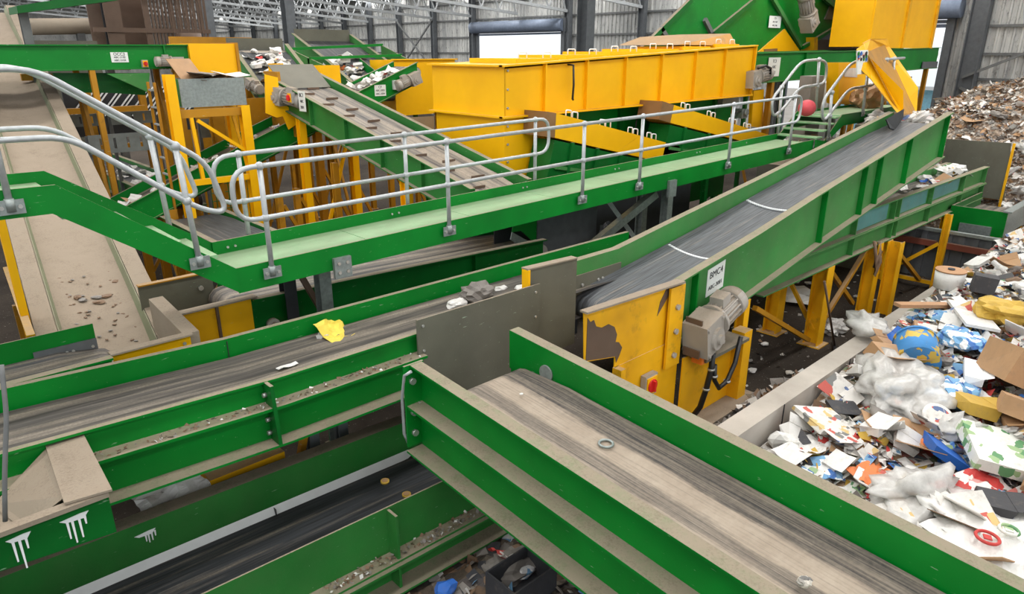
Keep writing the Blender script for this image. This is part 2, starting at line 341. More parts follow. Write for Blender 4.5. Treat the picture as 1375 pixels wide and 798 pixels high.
# roof trusses
TR = None
for v in COLV[5:] + [20.9]:
    if TR is None:
        tr = thing('roof_truss', 'pale steel lattice roof truss spanning over the plant', 'truss', (WU - .6, v, 7.0), 'roof trusses')
        bot = lambda u: 6.98 + (WU - u) * .08; top = lambda u: ROOF(u) - .45
        MB().bar((WU - .5, v, bot(WU - .5)), (-20, v, bot(-20)), .14, .16).build('bottom_chord', 'truss', tr)
        MB().bar((WU - .5, v, top(WU - .5)), (-20, v, top(-20)), .14, .16).build('top_chord', 'truss', tr)
        for i in range(36):
            a = WU - .6 - i * 1.5; b = a - .75
            MB().bar((a, v, bot(a)), (b, v, top(b)), .07).bar((b, v, top(b)), (a - 1.5, v, bot(a - 1.5)), .07).build('web_member', 'truss', tr)
        TR = tr
    else: c = copy_tree(TR); c.location = (WU - .6, v, 7.0)
ORD = 'first second third fourth fifth sixth seventh eighth ninth tenth eleventh twelfth thirteenth fourteenth fifteenth sixteenth seventeenth eighteenth nineteenth twentieth'.split()
for i, o in enumerate(sorted([o for o in C.objects if o.name.startswith('roof_truss')], key=lambda o: o.location.y)): o['label'] = 'pale steel lattice roof truss, %s one counted from the right' % ORD[i]
for i, o in enumerate(sorted([o for o in C.objects if o.get('group') == 'columns along the back wall'], key=lambda o: o.location.y)): o['label'] = 'dark steel wall column against the back cladding, %s from the right' % ORD[i]
# ------------------------------------------------------------------ conveyor machinery
def mapper(axis): return (lambda t, l, z: Vector((t, l, z))) if axis == 'u' else (lambda t, l, z: Vector((l, t, z)))
def ztop(path, t):
    p = sorted(path)
    if t <= p[0][0]: a, b = p[0], p[1]
    elif t >= p[-1][0]: a, b = p[-2], p[-1]
    else:
        for a, b in zip(p, p[1:]):
            if a[0] <= t <= b[0]: break
    return a[1] + (b[1] - a[1]) * (t - a[0]) / (b[0] - a[0])
def cside(mp, path, l, out, h, fw, th=.014, dz=0, top=True, bot=True):
    """one steel channel: a web with flanges turned outward"""
    pr = [(0, 0), (out * (fw if top else th), 0), (out * (fw if top else th), -.02), (out * th, -.02), (out * th, -h + .02), (out * (fw if bot else th), -h + .02), (out * (fw if bot else th), -h), (0, -h)]
    return MB().sweep([[mp(t, l + a, z + b + dz) for a, b in pr] for t, z in path])
def belt_loop(mp, path, l0, l1, drop, r=.14, trough=.05, nl=7):
    pts = [(t, ztop(path, t) - drop) for t, _ in path]; loop = []
    (t0, z0), (t1, z1) = pts[0], pts[-1]; sg = 1 if t1 > t0 else -1
    for k in range(7): a = math.pi * (.5 + k / 6); loop.append((t0 + sg * r * math.cos(a), z0 - r + r * math.sin(a), 0))
    loop = loop[::-1]
    # densify the carrying side
    for i in range(len(pts) - 1):
        for k in range(4):
            q = k / 4; loop.append((pts[i][0] + (pts[i + 1][0] - pts[i][0]) * q, pts[i][1] + (pts[i + 1][1] - pts[i][1]) * q, 0 if (i == 0 and k == 0) else 1))
    for k in range(7): a = math.pi * (.5 - k / 6); loop.append((t1 + sg * r * math.cos(a), z1 - r + r * math.sin(a), 0))
    for t, z in pts[::-1][1:-1]: loop.append((t, z - 2 * r, 0))
    rows = []
    for t, z, tr in loop:
        rows.append([mp(t, l0 + (l1 - l0) * j / (nl - 1), z + tr * trough * ((2 * j / (nl - 1) - 1) ** 2)) for j in range(nl)])
    rows.append(rows[0]); mb = MB().sweep(rows, closed=False); mb.smooth = set(range(len(mb.f))); return mb
def conveyor(name, label, axis, l0, l1, path, h=.4, fw=.1, pm='green', bm='belt_u', drop=.25, double=0, stiff=(), legs=(), legm='yellow_dull_shaded', mp=None,
             far=True, near=True, dfw=None, lit=None, beltin=0, beltpath=None, legw=.14, sfar=True, botflange=True, topflange=True, drumr=.14):
    mp = mp or mapper(axis); tm = path[len(path) // 2][0]; c = mp((path[0][0] + path[-1][0]) / 2, (l0 + l1) / 2, 0)
    t = thing(name, label, 'conveyor', (c.x, c.y, 0)); t['_'] = 0; del t['_']
    if near:
        cside(mp, path, l0, -1, h, fw, bot=botflange, top=topflange).build('side_rail', pm, t)
        if double: cside(mp, path, l0, -1, double, dfw or fw * 1.5, dz=-h - .002).build('lower_channel', pm, t)
    if far:
        cside(mp, path, l1, 1, h, fw, bot=botflange).build('side_rail', pm, t)
        if double: cside(mp, path, l1, 1, double, dfw or fw * 1.5, dz=-h - .002).build('lower_channel', pm, t)
    belt_loop(mp, beltpath or path, l0 + .02 + beltin, l1 - .02 - beltin, drop, r=drumr).build('belt', bm, t)
    for q, sgn in ((0, 1), (-1, -1)):
        tt, zz = (beltpath or path)[q]; zz = ztop(path if not beltpath else beltpath, tt) - drop - drumr
        MB().cyl(mp(tt, l0 + .01, zz), mp(tt, l1 - .01, zz), drumr - .01, 18).build('drum', 'motor', t)
    for q in stiff:
        z = ztop(path, q); hh = h + (double or 0)
        for l, s in ((l0, -1), (l1, 1)):
            if s == 1 and not sfar: continue
            MB().hexa([mp(q - .012, l + s * .012, z - hh + .02), mp(q + .012, l + s * .012, z - hh + .02), mp(q + .012, l + s * fw * .9, z - hh + .02), mp(q - .012, l + s * fw * .9, z - hh + .02),
                       mp(q - .012, l + s * .012, z - .02), mp(q + .012, l + s * .012, z - .02), mp(q + .012, l + s * fw * .9, z - .02), mp(q - .012, l + s * fw * .9, z - .02)]).build('stiffener', pm, t)
    for q in legs:
        z = ztop(path, q) - h - (double or 0)
        for l in (l0 - .02, l1 + .02):
            leg = ibeam(mp(q, l, .015), mp(q, l, z), legw, legw, t=.014).build('leg', legm, t)
            a = mp(q, l, 0); MB().box(a.x - legw * .8, a.x + legw * .8, a.y - legw * .8, a.y + legw * .8, 0, .015).build('foot_plate', legm, leg)
        zb = min(z - .3, 1.2)
        if z > 1.2: MB().bar(mp(q, l0, .25), mp(q, l1, z - .15), .06, .06).build('leg_brace', legm, t)
    return t
def bolts(mb, pts, d, r=.018, l=.02):
    for p in pts: p = Vector(p); mb.cyl(p, p + Vector(d) * l, r, 8)
    return mb
def text(s, size, o, x, y, parent, m='ink', name='lettering'):
    cu = bpy.data.curves.new('txt', 'FONT'); cu.body = s; cu.size = size; cu.align_x = 'CENTER'; cu.align_y = 'CENTER'; cu.extrude = .0015
    ob = bpy.data.objects.new('txt', cu); C.objects.link(ob); bpy.context.view_layer.update()
    me = bpy.data.meshes.new_from_object(ob.evaluated_get(bpy.context.evaluated_depsgraph_get())); bpy.data.objects.remove(ob)
    x = Vector(x); y = Vector(y); n = x.cross(y); off = Vector((0, 0, 0)); q = parent
    while q is not None: off = off + q.location; q = q.parent
    for v in me.vertices: v.co = Vector(o) + x * v.co.x + y * v.co.y + n * v.co.z - off
    me.materials.clear(); me.materials.append(M[m]); r = bpy.data.objects.new(name, me); C.objects.link(r); r.parent = parent; return r
def sign(parent, c, x, y, w, h, lines, size):
    c = Vector(c); x = Vector(x).normalized(); y = Vector(y).normalized(); n = x.cross(y)
    p = [c - x * w / 2 - y * h / 2, c + x * w / 2 - y * h / 2, c + x * w / 2 + y * h / 2, c - x * w / 2 + y * h / 2]
    o = MB().prism(p, n * .006).build('sign_plate', 'sign', parent)
    k = len(lines)
    for i, (ln, sz) in enumerate(zip(lines, size)): text(ln, sz, c + n * .0085 + y * (h * (.5 - (i + .5) / k) * .9), x, y, o)
    return o
def gearmotor(parent, p, ax, s=1, m='motor', side=(0, 0, 1)):
    p = Vector(p); ax = Vector(ax).normalized(); z = Vector(side) - ax * Vector(side).dot(ax); z.normalize(); x = ax.cross(z)
    P = lambda a, b, c: p + (x * a + ax * b + z * c) * s
    def bx(a, b, c, d, e, f): return MB().hexa([P(a, c, e), P(b, c, e), P(b, d, e), P(a, d, e), P(a, c, f), P(b, c, f), P(b, d, f), P(a, d, f)])
    g = bx(-.13, .13, -.18, .16, -.17, .17); g.cyl(P(-.16, 0, -.03), P(.16, 0, -.03), .11 * s, 18); g.cyl(P(-.19, 0, -.03), P(.19, 0, -.03), .05 * s, 12)
    for b in (-.15, .13):
        for c in (-.14, .14): g.cyl(P(-.145, b, c), P(.145, b, c), .022 * s, 8)
    go = g.build('gearbox', m, parent)
    bd = MB().cyl(P(0, .16, .03), P(0, .2, .03), .17 * s, 20).cyl(P(0, .2, .03), P(0, .52, .03), .125 * s, 20)
    for k in range(16):
        a = 2 * math.pi * k / 16; ca, sa = math.cos(a), math.sin(a)
        bd.hexa([P(ca * .12 - sa * .006, .22, .03 + sa * .12 + ca * .006), P(ca * .12 + sa * .006, .22, .03 + sa * .12 - ca * .006), P(ca * .15 + sa * .006, .22, .03 + sa * .15 - ca * .006), P(ca * .15 - sa * .006, .22, .03 + sa * .15 + ca * .006),
                 P(ca * .12 - sa * .006, .5, .03 + sa * .12 + ca * .006), P(ca * .12 + sa * .006, .5, .03 + sa * .12 - ca * .006), P(ca * .15 + sa * .006, .5, .03 + sa * .15 - ca * .006), P(ca * .15 - sa * .006, .5, .03 + sa * .15 + ca * .006)])
    bd.build('motor_body', m, parent)
    MB().cyl(P(0, .52, .03), P(0, .64, .03), .155 * s, 20).cyl(P(0, .64, .03), P(0, .66, .03), .12 * s, 20).build('fan_cowl', m, parent)
    bx(-.07, .07, .26, .42, .14, .24).build('terminal_box', m, parent)
    return go
def isolator(parent, p, x, y, w=.13, h=.17, name='isolator'):
    p = Vector(p); x = Vector(x); y = Vector(y); n = x.cross(y); q = lambda a, b, c: p + x * a + y * b + n * c
    o = MB().hexa([q(-w / 2, -h / 2, 0), q(w / 2, -h / 2, 0), q(w / 2, h / 2, 0), q(-w / 2, h / 2, 0), q(-w / 2, -h / 2, .07), q(w / 2, -h / 2, .07), q(w / 2, h / 2, .07), q(-w / 2, h / 2, .07)]).build(name + '_box', 'motor', parent)
    MB().hexa([q(-w * .4, -h * .4, .07), q(w * .4, -h * .4, .07), q(w * .4, h * .4, .07), q(-w * .4, h * .4, .07), q(-w * .4, -h * .4, .085), q(w * .4, -h * .4, .085), q(w * .4, h * .4, .085), q(-w * .4, h * .4, .085)]).build('yellow_face', 'yellow', o)
    MB().cyl(q(0, 0, .085), q(0, 0, .10), w * .36, 18).hexa([q(-.015, -w * .3, .1), q(.015, -w * .3, .1), q(.015, w * .3, .1), q(-.015, w * .3, .1), q(-.012, -w * .28, .135), q(.012, -w * .28, .135), q(.012, w * .28, .135), q(-.012, w * .28, .135)]).build('red_knob', 'red', o)
    return o
U = Vector((1, 0, 0)); V = Vector((0, 1, 0)); Z = Vector((0, 0, 1))
# ------------------------------------------------------------------ foreground conveyor (runs along v, rises to its tail)
fz = lambda v: 2.2 - (4.5 - v) * .075
fc = conveyor('belt_conveyor', 'wide foreground conveyor with beige dust bands crossing the lower right corner', 'v', 3.11, 4.14,
              [(4.46, fz(4.46)), (1.5, fz(1.5)), (-1.6, fz(-1.6))], h=.4, fw=.12, double=.4, dfw=.17, bm='belt_f', drop=.3, near=False, far=False, legs=(1.9, -1.2), legm='green_dark', sfar=False,
              beltpath=[(4.22, fz(4.22)), (2, fz(2)), (-1.6, fz(-1.6))])
mpv = mapper('v'); fp = [(4.46, fz(4.46)), (1.5, fz(1.5)), (-1.6, fz(-1.6))]
for l, o_, nm in ((3.11, -1, 'side_rail'), (4.14, 1, 'side_rail')):
    MB().sweep([[mpv(t, l + o_ * a, z + b) for a, b in ((0, 0), (.12, 0), (.12, -.02), (.014, -.02), (.014, -.37), (.17, -.37), (.17, -.395), (0, -.395))] for t, z in fp]).build(nm, 'green', fc)
    cside(mpv, fp, l + o_ * .02, o_, .42, .18, dz=-.397, top=False).build('lower_channel', 'green', fc)
# end plate of the near side
MB().box(2.93, 3.13, 4.46, 4.48, 1.42, 2.2).build('end_plate', 'green', fc)
bolts(MB(), [(3.0, 4.46, 2.05), (3.0, 4.46, 1.55), (3.06, 4.46, 1.8), (3.0, 4.46, 1.75)], (0, -1, 0), .03, .03).build('bolt', 'bolt', fc)
MB().tube([(2.96, 4.4, 2.17), (2.93, 4.46, 2.12), (2.92, 4.5, 1.9), (2.92, 4.5, 1.55), (2.95, 4.49, 1.45)], .014, 8).build('pull_cord', 'galv', fc)
MB().cyl((4.139, 3.96, 1.92), (4.125, 3.96, 1.92), .08, 28).build('drum_cover', 'galvplate', fc)
tag(MB().tube([(3.75 + .055 * math.cos(a), 2.93 + .055 * math.sin(a), 1.805) for a in [i * math.pi / 10 for i in range(20)]], .011, 8, closed=True).build('metal_ring', 'galvplate'), 'small metal ring lying on the dusty foreground belt', 'ring')
# ------------------------------------------------------------------ middle conveyor along u
mc = conveyor('belt_conveyor', 'long level conveyor with worn grey belt and a yellow bag lying on it', 'u', 5.0, 6.03, [(-2.2, 2.42), (2.05, 2.22), (8.0, 2.2)], h=.27, fw=.06, double=.35, dfw=.15, bm='belt_m', drop=.22,
              stiff=(), legs=(), beltin=.02, sfar=False, near=False)
for u in (-1.2, 2.64, 2.96, 5.2): ibeam((u, 5.72, 0), (u, 5.72, 1.75), .1, .1).build('leg', 'column', mc)
MB().bar((2.3, 5.7, .3), (2.6, 5.72, 1.3), .06).build('leg_brace', 'yellow_dull_shaded', mc)
mp = mapper('u'); npth = [(-2.2, 2.42), (2.05, 2.22), (3.45, 2.215)]
up_ = MB().sweep([[mp(t, 5.0 + a, z + b) for a, b in ((0, 0), (-.05, 0), (-.05, -.02), (-.014, -.02), (-.014, -.195), (-.16, -.195), (-.16, -.22), (0, -.22))] for t, z in npth]); up_.build('side_rail', 'green', mc)
cside(mp, npth, 4.96, -1, .31, .16, dz=-.222, top=False).build('lower_channel', 'green', mc)
MB().box(2.06, 2.066, 6.02, 6.028, 1.95, 2.2).build('rail_joint', 'darkgrey', mc)
st = MB().hexa([(1.93, 4.8, 1.7), (1.96, 4.8, 1.7), (1.96, 4.98, 1.7), (1.93, 4.98, 1.7), (1.93, 4.84, 2.22), (1.96, 4.84, 2.22), (1.96, 4.98, 2.22), (1.93, 4.98, 2.22)]).build('splice_plate', 'green_dark', mc)
bolts(MB(), [(1.93, 4.93, z) for z in (2.12, 1.9, 1.78)], (-1, 0, 0), .02, .03).build('bolt', 'bolt', st)
# grey transfer skirt between foreground conveyor and middle conveyor
sk = MB().prism([(3.39, 4.9, 2.37), (5.0, 4.9, 2.36), (5.0, 4.9, 1.4), (3.39, 4.9, 1.43)], (0, .02, 0)).build('transfer_skirt_plate', 'grey', mc)
bolts(MB(), [(3.45, 4.9, z) for z in (2.3, 2.05, 1.8)] + [(4.93, 4.9, z) for z in (2.28, 2.0)], (0, -1, 0), .014, .012).build('bolt', 'bolt', sk)
# transfer box on the near left, dusty cap on top
tb = thing('transfer_box', 'green transfer box with dusty cap plate and white paint runs in lower left', 'box', (.1, 4.6, 0))
qa, qb = PV(0, 768, 4.2), PV(138, 721, 4.2); sl_ = (qb.z - qa.z) / (qb.x - qa.x); zl = lambda u: qb.z + (u - qb.x) * sl_
MB().prism([(-1.6, 4.2, 2.2), (.62, 4.2, 2.2), (.62, 4.2, zl(.62)), (-1.6, 4.2, zl(-1.6))], (0, .02, 0)).build('front_panel', 'green_dark', tb); MB().box(-1.6, .62, 4.17, 4.24, 2.2, 2.23).build('front_flange', 'dustplate', tb)
MB().box(.6, .62, 4.22, 4.83, zl(.62), 2.2).build('end_panel', 'green', tb); MB().box(-1.6, -1.58, 4.22, 4.83, 1.7, 2.2).build('end_panel', 'green', tb)
MB().hexa([(.4, 4.2, 2.235), (.64, 4.16, 2.235), (.68, 5.06, 2.235), (.46, 5.06, 2.235), (.4, 4.2, 2.25), (.64, 4.16, 2.25), (.68, 5.06, 2.25), (.46, 5.06, 2.25)]).build('cap_plate', 'dustplate', tb)
MB().hexa([(-1.58, 4.22, 2.03), (.6, 4.22, 2.03), (.6, 4.78, 2.03), (-1.58, 4.78, 2.03), (-1.58, 4.22, 2.05), (.6, 4.22, 2.05), (.6, 4.78, 2.05), (-1.58, 4.78, 2.05)]).build('sloped_floor', 'dustplate', tb)
MB().prism([(.42, 4.3, 2.23), (.45, 4.98, 2.23), (.1, 4.8, 2.06), (.2, 4.4, 2.06)], (.015, 0, 0)).build('inner_baffle', 'dustplate', tb)
ibeam((-1.5, 4.5, 0), (-1.5, 4.5, 1.8), .1, .1).build('leg', 'green_dark', tb)
def drip(parent, o, x, y, n, w, runs):
    o = Vector(o); mb = MB()
    mb.prism([o - x * w * .5 + y * .01, o - x * w * .3 - y * .012, o + x * w * .3 - y * .02, o + x * w * .5 + y * .016, o + x * w * .2 + y * .018, o - x * w * .1 + y * .014], n * .004)
    for a, l in runs: q = o + n * .0015 - y * .002; mb.prism([q + x * (a - .007), q + x * (a - .004) - y * l, q + x * (a + .004) - y * l, q + x * (a + .007)], n * .004)
    return mb.build('paint_run', 'white', parent)
drip(tb, PV(100, 696, 4.198), U, Z, -V, .15, [(-.04, .12), (-.015, .16), (.02, .14), (.05, .06)])
drip(tb, PV(25, 723, 4.198), U, Z, -V, .12, [(-.03, .14), (0, .2), (.03, .08)])
# ------------------------------------------------------------------ low conveyor at the bottom left
lc = conveyor('belt_conveyor', 'low black-belted conveyor with white skirt strip passing under the foreground conveyor', 'u', 4.26, 5.36, [(-2.5, 1.24), (1, 1.155), (4.3, 1.05)], h=.47, fw=.16, pm='green_mid', bm='belt_l', drop=.46,
              double=.3, dfw=.2, legs=(-1.5, 1.9), legm='green_dark', stiff=(2.55,), topflange=False, sfar=False)
MB().prism([(-2.3, 5.345, .9), (3.5, 5.345, .735), (3.62, 5.345, .70), (3.4, 5.31, .64), (-2.3, 5.31, .805)], (0, .005, .012)).build('skirt_strip', 'white', lc)
MB().box(2.02, 2.026, 5.3, 5.345, .68, .775).build('strip_joint', 'black', lc)
drip(lc, PV(195, 717, 5.355), U, Z, -V, .16, [(0, .07), (.02, .09), (.045, .08), (.07, .05)])
for q, n in (((517, 648), 'round brass-coloured cap lying on the black belt, farther of two'), ((546, 666), 'round brass-coloured cap lying on the black belt by the near rail')):
    p = PZ(q[0], q[1], .74); t = thing('bottle_cap', n, 'cap', p)
    MB().cyl(p + Z * .0, p + Z * .022, .042, 20).build('rim', 'p_gold', t); MB().cyl(p + Z * .022, p + Z * .026, .03, 16).build('face', 'p_card', t)
# ------------------------------------------------------------------ inclined conveyor with number sign (along u, rising away)
bp = [(5.95, 2.15), (6.7, 2.2), (8.4, 2.46), (10.2, 2.77), (15.55, 3.6)]
bz = lambda u: ztop(bp, u)
bc = conveyor('belt_conveyor', 'rising conveyor with dark streaked belt and white number sign on its near side', 'u', 4.3, 5.2, bp, h=.85, fw=.12, pm='green_pale', bm='belt_clean_u', drop=.2, near=False, far=False,
              beltpath=[(6.0, 2.15), (6.7, 2.24), (8.4, 2.48), (10.2, 2.78), (15.5, 3.56)], drumr=.16)
npath = [(6.45, 2.17), (8.4, 2.46), (10.2, 2.77), (15.55, 3.6)]
cside(mp, npath, 4.3, -1, .86, .12).build('side_rail', 'green_pale', bc)
cside(mp, [(5.88, 2.36), (6.7, 2.36), (8.0, 2.54), (10.2, 2.83), (15.4, 3.55)], 5.2, 1, .6, .1).build('side_rail', 'green_pale', bc)
for u in (6.98, 10.35, 11.75, 12.35, 13.6, 15.45):
    z = bz(u); MB().hexa([(u, 4.2, z - .84), (u + .03, 4.2, z - .84), (u + .03, 4.29, z - .84), (u, 4.29, z - .84), (u, 4.2, z - .02), (u + .03, 4.2, z - .02), (u + .03, 4.29, z - .02), (u, 4.29, z - .02)]).build('stiffener', 'green', bc)
# grey chute plate and yellow end of the far rail
MB().prism([(4.9, 4.97, 2.52), (5.66, 4.97, 2.49), (5.66, 4.97, 1.45), (4.9, 4.97, 1.45)], (0, .02, 0)).build('tail_chute_plate', 'grey', bc)
MB().box(4.87, 4.9, 4.95, 5.05, 1.85, 2.52).build('yellow_end_plate', 'yellow', bc); MB().hexa([(4.87, 4.96, 2.52), (5.66, 4.96, 2.49), (5.66, 5.06, 2.49), (4.87, 5.06, 2.52), (4.87, 4.96, 2.535), (5.66, 4.96, 2.505), (5.66, 5.06, 2.505), (4.87, 5.06, 2.535)]).build('top_flange', 'dustplate', bc)
sp = MB().box(5.9, 6.75, 5.18, 5.195, 1.93, 2.18).build('splice_plate', 'grey', bc); bolts(MB(), [(u, 5.18, 2.05) for u in (6.0, 6.3, 6.38, 6.68)], (0, -1, 0), .02, .02).build('bolt', 'bolt', sp)
# belt joints (chain-like lacing)
for px, py in ((902, 335), (1007, 272)):
    p = PZ(px, py, 2.3)
    for _ in range(6): p = PV(px, py, 5.1)
    u0 = p.x; mb = MB()
    for i in range(22):
        v = 5.14 - i * .037; z = bz(u0 - .004 * i) - .185 + .05 * ((2 * (v - 4.75) / .86) ** 2)
        mb.box(u0 - .006 * i - .02, u0 - .006 * i + .02, v - .014, v + .014, z, z + .02)
    mb.build('belt_lacing', 'white', bc)
# yellow head guard
yg = MB().prism([(4.87, 4.16, 2.27), (6.5, 4.16, 2.22), (6.5, 4.16, 1.25), (6.22, 4.16, 1.2), (6.22, 4.16, 1.15), (5.4, 4.16, 1.42), (5.4, 4.16, 1.62), (4.9, 4.16, 1.72)], (0, .015, 0)).build('guard_plate', 'yellow_worn', bc)
MB().hexa([(4.85, 4.10, 2.27), (6.52, 4.08, 2.22), (6.52, 4.2, 2.22), (4.85, 4.2, 2.27), (4.85, 4.10, 2.29), (6.52, 4.08, 2.24), (6.52, 4.2, 2.24), (4.85, 4.2, 2.29)]).build('top_flange', 'dustplate', yg)
MB().box(6.28, 6.56, 4.10, 4.13, 1.2, 2.2).build('bolted_strip', 'yellow_worn', yg)
bolts(MB(), [(6.42, 4.10, z) for z in (1.95, 1.65, 1.35)], (0, -1, 0), .035, .03).build('bolt', 'motor', yg)
MB().prism([(4.92, 4.155, 2.2), (4.97, 4.155, 2.14), (5.02, 4.155, 2.15), (5.06, 4.155, 2.07), (5.15, 4.155, 2.03), (5.26, 4.155, 2.04), (5.36, 4.155, 1.98), (5.41, 4.155, 1.88), (5.39, 4.155, 1.8), (5.45, 4.155, 1.78), (5.51, 4.155, 1.7), (5.47, 4.155, 1.62), (5.42, 4.155, 1.55), (5.4, 4.155, 1.63), (5.2, 4.155, 1.67), (4.92, 4.155, 1.73)], (0, .004, 0)).build('dirt_patch', 'rust', yg)
MB().prism([(6.12, 4.155, 1.9), (6.3, 4.155, 2.08), (6.42, 4.155, 2.2), (6.27, 4.155, 2.2), (6.16, 4.155, 2.06)], (0, .004, 0)).build('dirt_patch', 'rust', yg)
lb = MB().box(5.4, 6.6, 4.15, 4.17, .35, 1.5).build('support_panel', 'yellow_worn', bc)
MB().box(5.38, 5.46, 4.05, 4.17, .8, 1.5).build('folded_edge', 'yellow_worn', lb); MB().box(6.62, 7.95, 4.08, 4.1, .35, 1.25).build('support_panel', 'yellow_worn', bc)
MB().box(7.75, 7.95, 3.92, 4.1, .35, 1.3).build('support_rib', 'yellow_worn', bc); MB().box(6.55, 8.1, 3.8, 4.12, .28, .35).build('base_ledge', 'dustplate', bc)
MB().box(6.55, 8.1, 3.8, 3.83, .12, .28).build('base_channel', 'grey', bc); MB().box(6.6, 7.9, 3.95, 4.05, 0, .28).build('plinth', 'concrete', bc)
isolator(bc, (5.98, 4.14, 1.12), U, Z, .22, .26)
# gear motor on its bracket
MB().box(6.75, 7.75, 3.85, 4.18, 1.22, 1.26).build('motor_bracket', 'grey', bc)
gearmotor(bc, (6.85, 3.98, 1.55), (1, .1, .22), 1.25)
MB().box(6.62, 6.64, 3.88, 4.1, 1.3, 1.4).build('brown_flange', 'rust', bc); MB().box(6.62, 6.64, 3.88, 4.1, 1.68, 1.78).build('brown_flange', 'rust', bc)
MB().tube([(6.9, 3.86, 1.3), (6.88, 3.85, 1.1), (6.83, 3.86, .85), (6.8, 3.9, .6), (6.78, 4.0, .4)], .035, 10).build('cable', 'black', bc)
MB().tube([(7.5, 3.84, 1.35), (7.35, 3.8, 1.05), (7.2, 3.8, .85), (7.02, 3.8, .82), (6.93, 3.82, .95), (6.93, 3.84, 1.15)], .03, 10).build('cable', 'black', bc)
for p in ((6.88, 3.85, 1.1), (6.83, 3.86, .85), (7.2, 3.8, .85), (6.93, 3.83, 1.0)): MB().cyl(Vector(p) - Z * .012, Vector(p) + Z * .012, .044, 12).build('cable_clamp', 'bolt', bc)
MB().box(6.7, 6.85, 3.88, 4.02, 1.2, 1.36).build('gland_box', 'orange', bc)
s_ = Vector((1, 0, .155)).normalized(); c_ = PV(960, 374, 4.29)
sign(bc, (c_.x, 4.285, c_.z), s_, Z, .40, .36, ['BMC4', 'ABC-3081'], [.12, .075])
for u, vv in ((8.2, 4.22), (8.2, 5.28)): ibeam((u, vv, 0), (u, vv, bz(u) - .85), .13, .13, t=.016).build('leg', 'yellow_worn', bc)
# ------------------------------------------------------------------ level conveyor beneath it
dpth = [(8.9, 2.17), (14, 2.14), (19.7, 2.1)]
dc = conveyor('belt_conveyor', 'level blue-green conveyor running below the rising conveyor on yellow legs', 'u', 4.42, 5.12, dpth, h=.4, fw=.12, pm='green_pale', bm='belt_u', drop=.22, double=.36, dfw=.13, stiff=(12.0, 13.75, 14.0, 15.8, 17.9, 19.6), legs=(11.14, 17.6), legm='yellow_worn', legw=.24, sfar=False)
for a, b in ((12.1, 13.6), (14.1, 15.7), (16, 17.8)): MB().box(a, b, 4.398, 4.404, 1.78, 2.1).build('teal_panel', 'teal', dc)
for u, v in ((13.16, 4.36), (13.5, 4.12)): ibeam((u, v, 0), (u, v, 1.42), .22, .22, t=.016).build('leg', 'yellow_worn', dc)
for a, b in (((8.7, 4.3, 1.3), (10.95, 4.4, .12)), ((11.3, 4.42, .2), (12.9, 4.4, 1.35)), ((11.4, 4.5, 1.35), (12.95, 4.5, .25)), ((13.6, 4.2, 1.3), (15.6, 4.2, .2))): MB().bar(a, b, .07).build('leg_brace', 'yellow_dull_shaded', dc)
tag(MB().prism([(20.3, 5.5, 2.6), (20.3, 4.11, 2.62), (20.3, 3.98, 1.25), (20.3, 5.5, 1.25)], (.03, 0, 0)).build('end_wall_plate', 'grey'), 'tall grey steel plate standing at the far end of the level conveyor', 'plate')
tag(MB().box(20.27, 20.33, 4.02, 4.07, 0, 2.62).build('edge_post', 'yellow_worn'), 'thin yellow post edging the tall grey plate', 'post')
# cable bundle hanging under it
tag(MB().tube([(12.9, 4.3, 1.5), (12.95, 4.24, 1.2), (13.0, 4.26, 1.0), (13.1, 4.22, 1.3), (13.05, 4.24, 1.05), (12.98, 4.22, .85), (13.08, 4.2, 1.1), (13.1, 4.28, 1.45)], .03, 6).build('hanging_rag', 'p_brown'), 'tangled brown rag snagged below the level conveyor', 'rag')
# barrier with red-brown rail
br = thing('barrier', 'dark corrugated barrier with red-brown rail behind the yellow legs', 'barrier', (15.8, 4, 0))
MB().box(15.74, 15.84, 2.9, 5.2, .9, 1.02).build('rail', 'redbrown', br)
mb = MB()
for i in range(20): mb.box(15.85 + .04 * (i % 2), 15.9 + .04 * (i % 2), 2.9 + i * .115, 3.015 + i * .115, .2, 1.2)
mb.build('corrugated_sheet', 'column', br); MB().box(15.8, 15.9, 2.9, 5.2, 1.2, 1.26).build('top_rail', 'galvplate', br)
for v in (3.93, 5.0): ibeam((15.7, v, 0), (15.7, v, 1.62 if v < 4.5 else 1.2), .12, .12).build('post', 'yellow_worn', br)
MB().bar((15.66, 4.9, .2), (15.66, 4.0, 1.0), .07).build('brace', 'yellow_worn', br); MB().box(15.66, 15.72, 3.9, 5.2, .12, .2).build('bottom_rail', 'yellow_worn', br)
tag(MB().box(18.2, 18.4, 5.5, 7.0, 0, 2.2).build('dark_screen', 'darkgrey'), 'dark low screen behind the yellow legs on the right', 'screen')
# tail box at right
tx = thing('trough', 'green cross trough with galvanised end plate below the tall grey plate', 'trough', (18.6, 3.9, 0))
MB().box(17.4, 19.6, 4.3, 4.34, .95, 1.5).build('side_plate', 'green_dark', tx); MB().box(17.4, 19.6, 3.28, 3.32, .95, 1.5).build('side_plate', 'galvplate', tx)
MB().box(17.36, 17.4, 3.28, 4.34, .95, 1.5).build('end_plate', 'green', tx); MB().box(17.3, 17.36, 3.5, 4.1, .95, 1.15).build('splice_plate', 'galvplate', tx)
MB().box(17.4, 19.6, 3.32, 4.3, 1.15, 1.2).build('belt', 'belt_u', tx); MB().box(17.3, 19.6, 3.2, 3.36, 1.5, 1.53).build('top_flange', 'galvplate', tx)
for u in (17.6, 19.4):
    for v in (3.4, 4.2): ibeam((u, v, 0), (u, v, .95), .1, .1).build('leg', 'yellow_worn', tx)
# concrete bay wall
cw = struct('wall_bay', MB().box(4.4, 20, 2.97, 3.23, 0, .93), 'concrete')
for i in range(9): MB().box(5.2 + i * 1.8, 5.215 + i * 1.8, 2.962, 2.97, 0, .93).build('joint', 'darkgrey', cw)
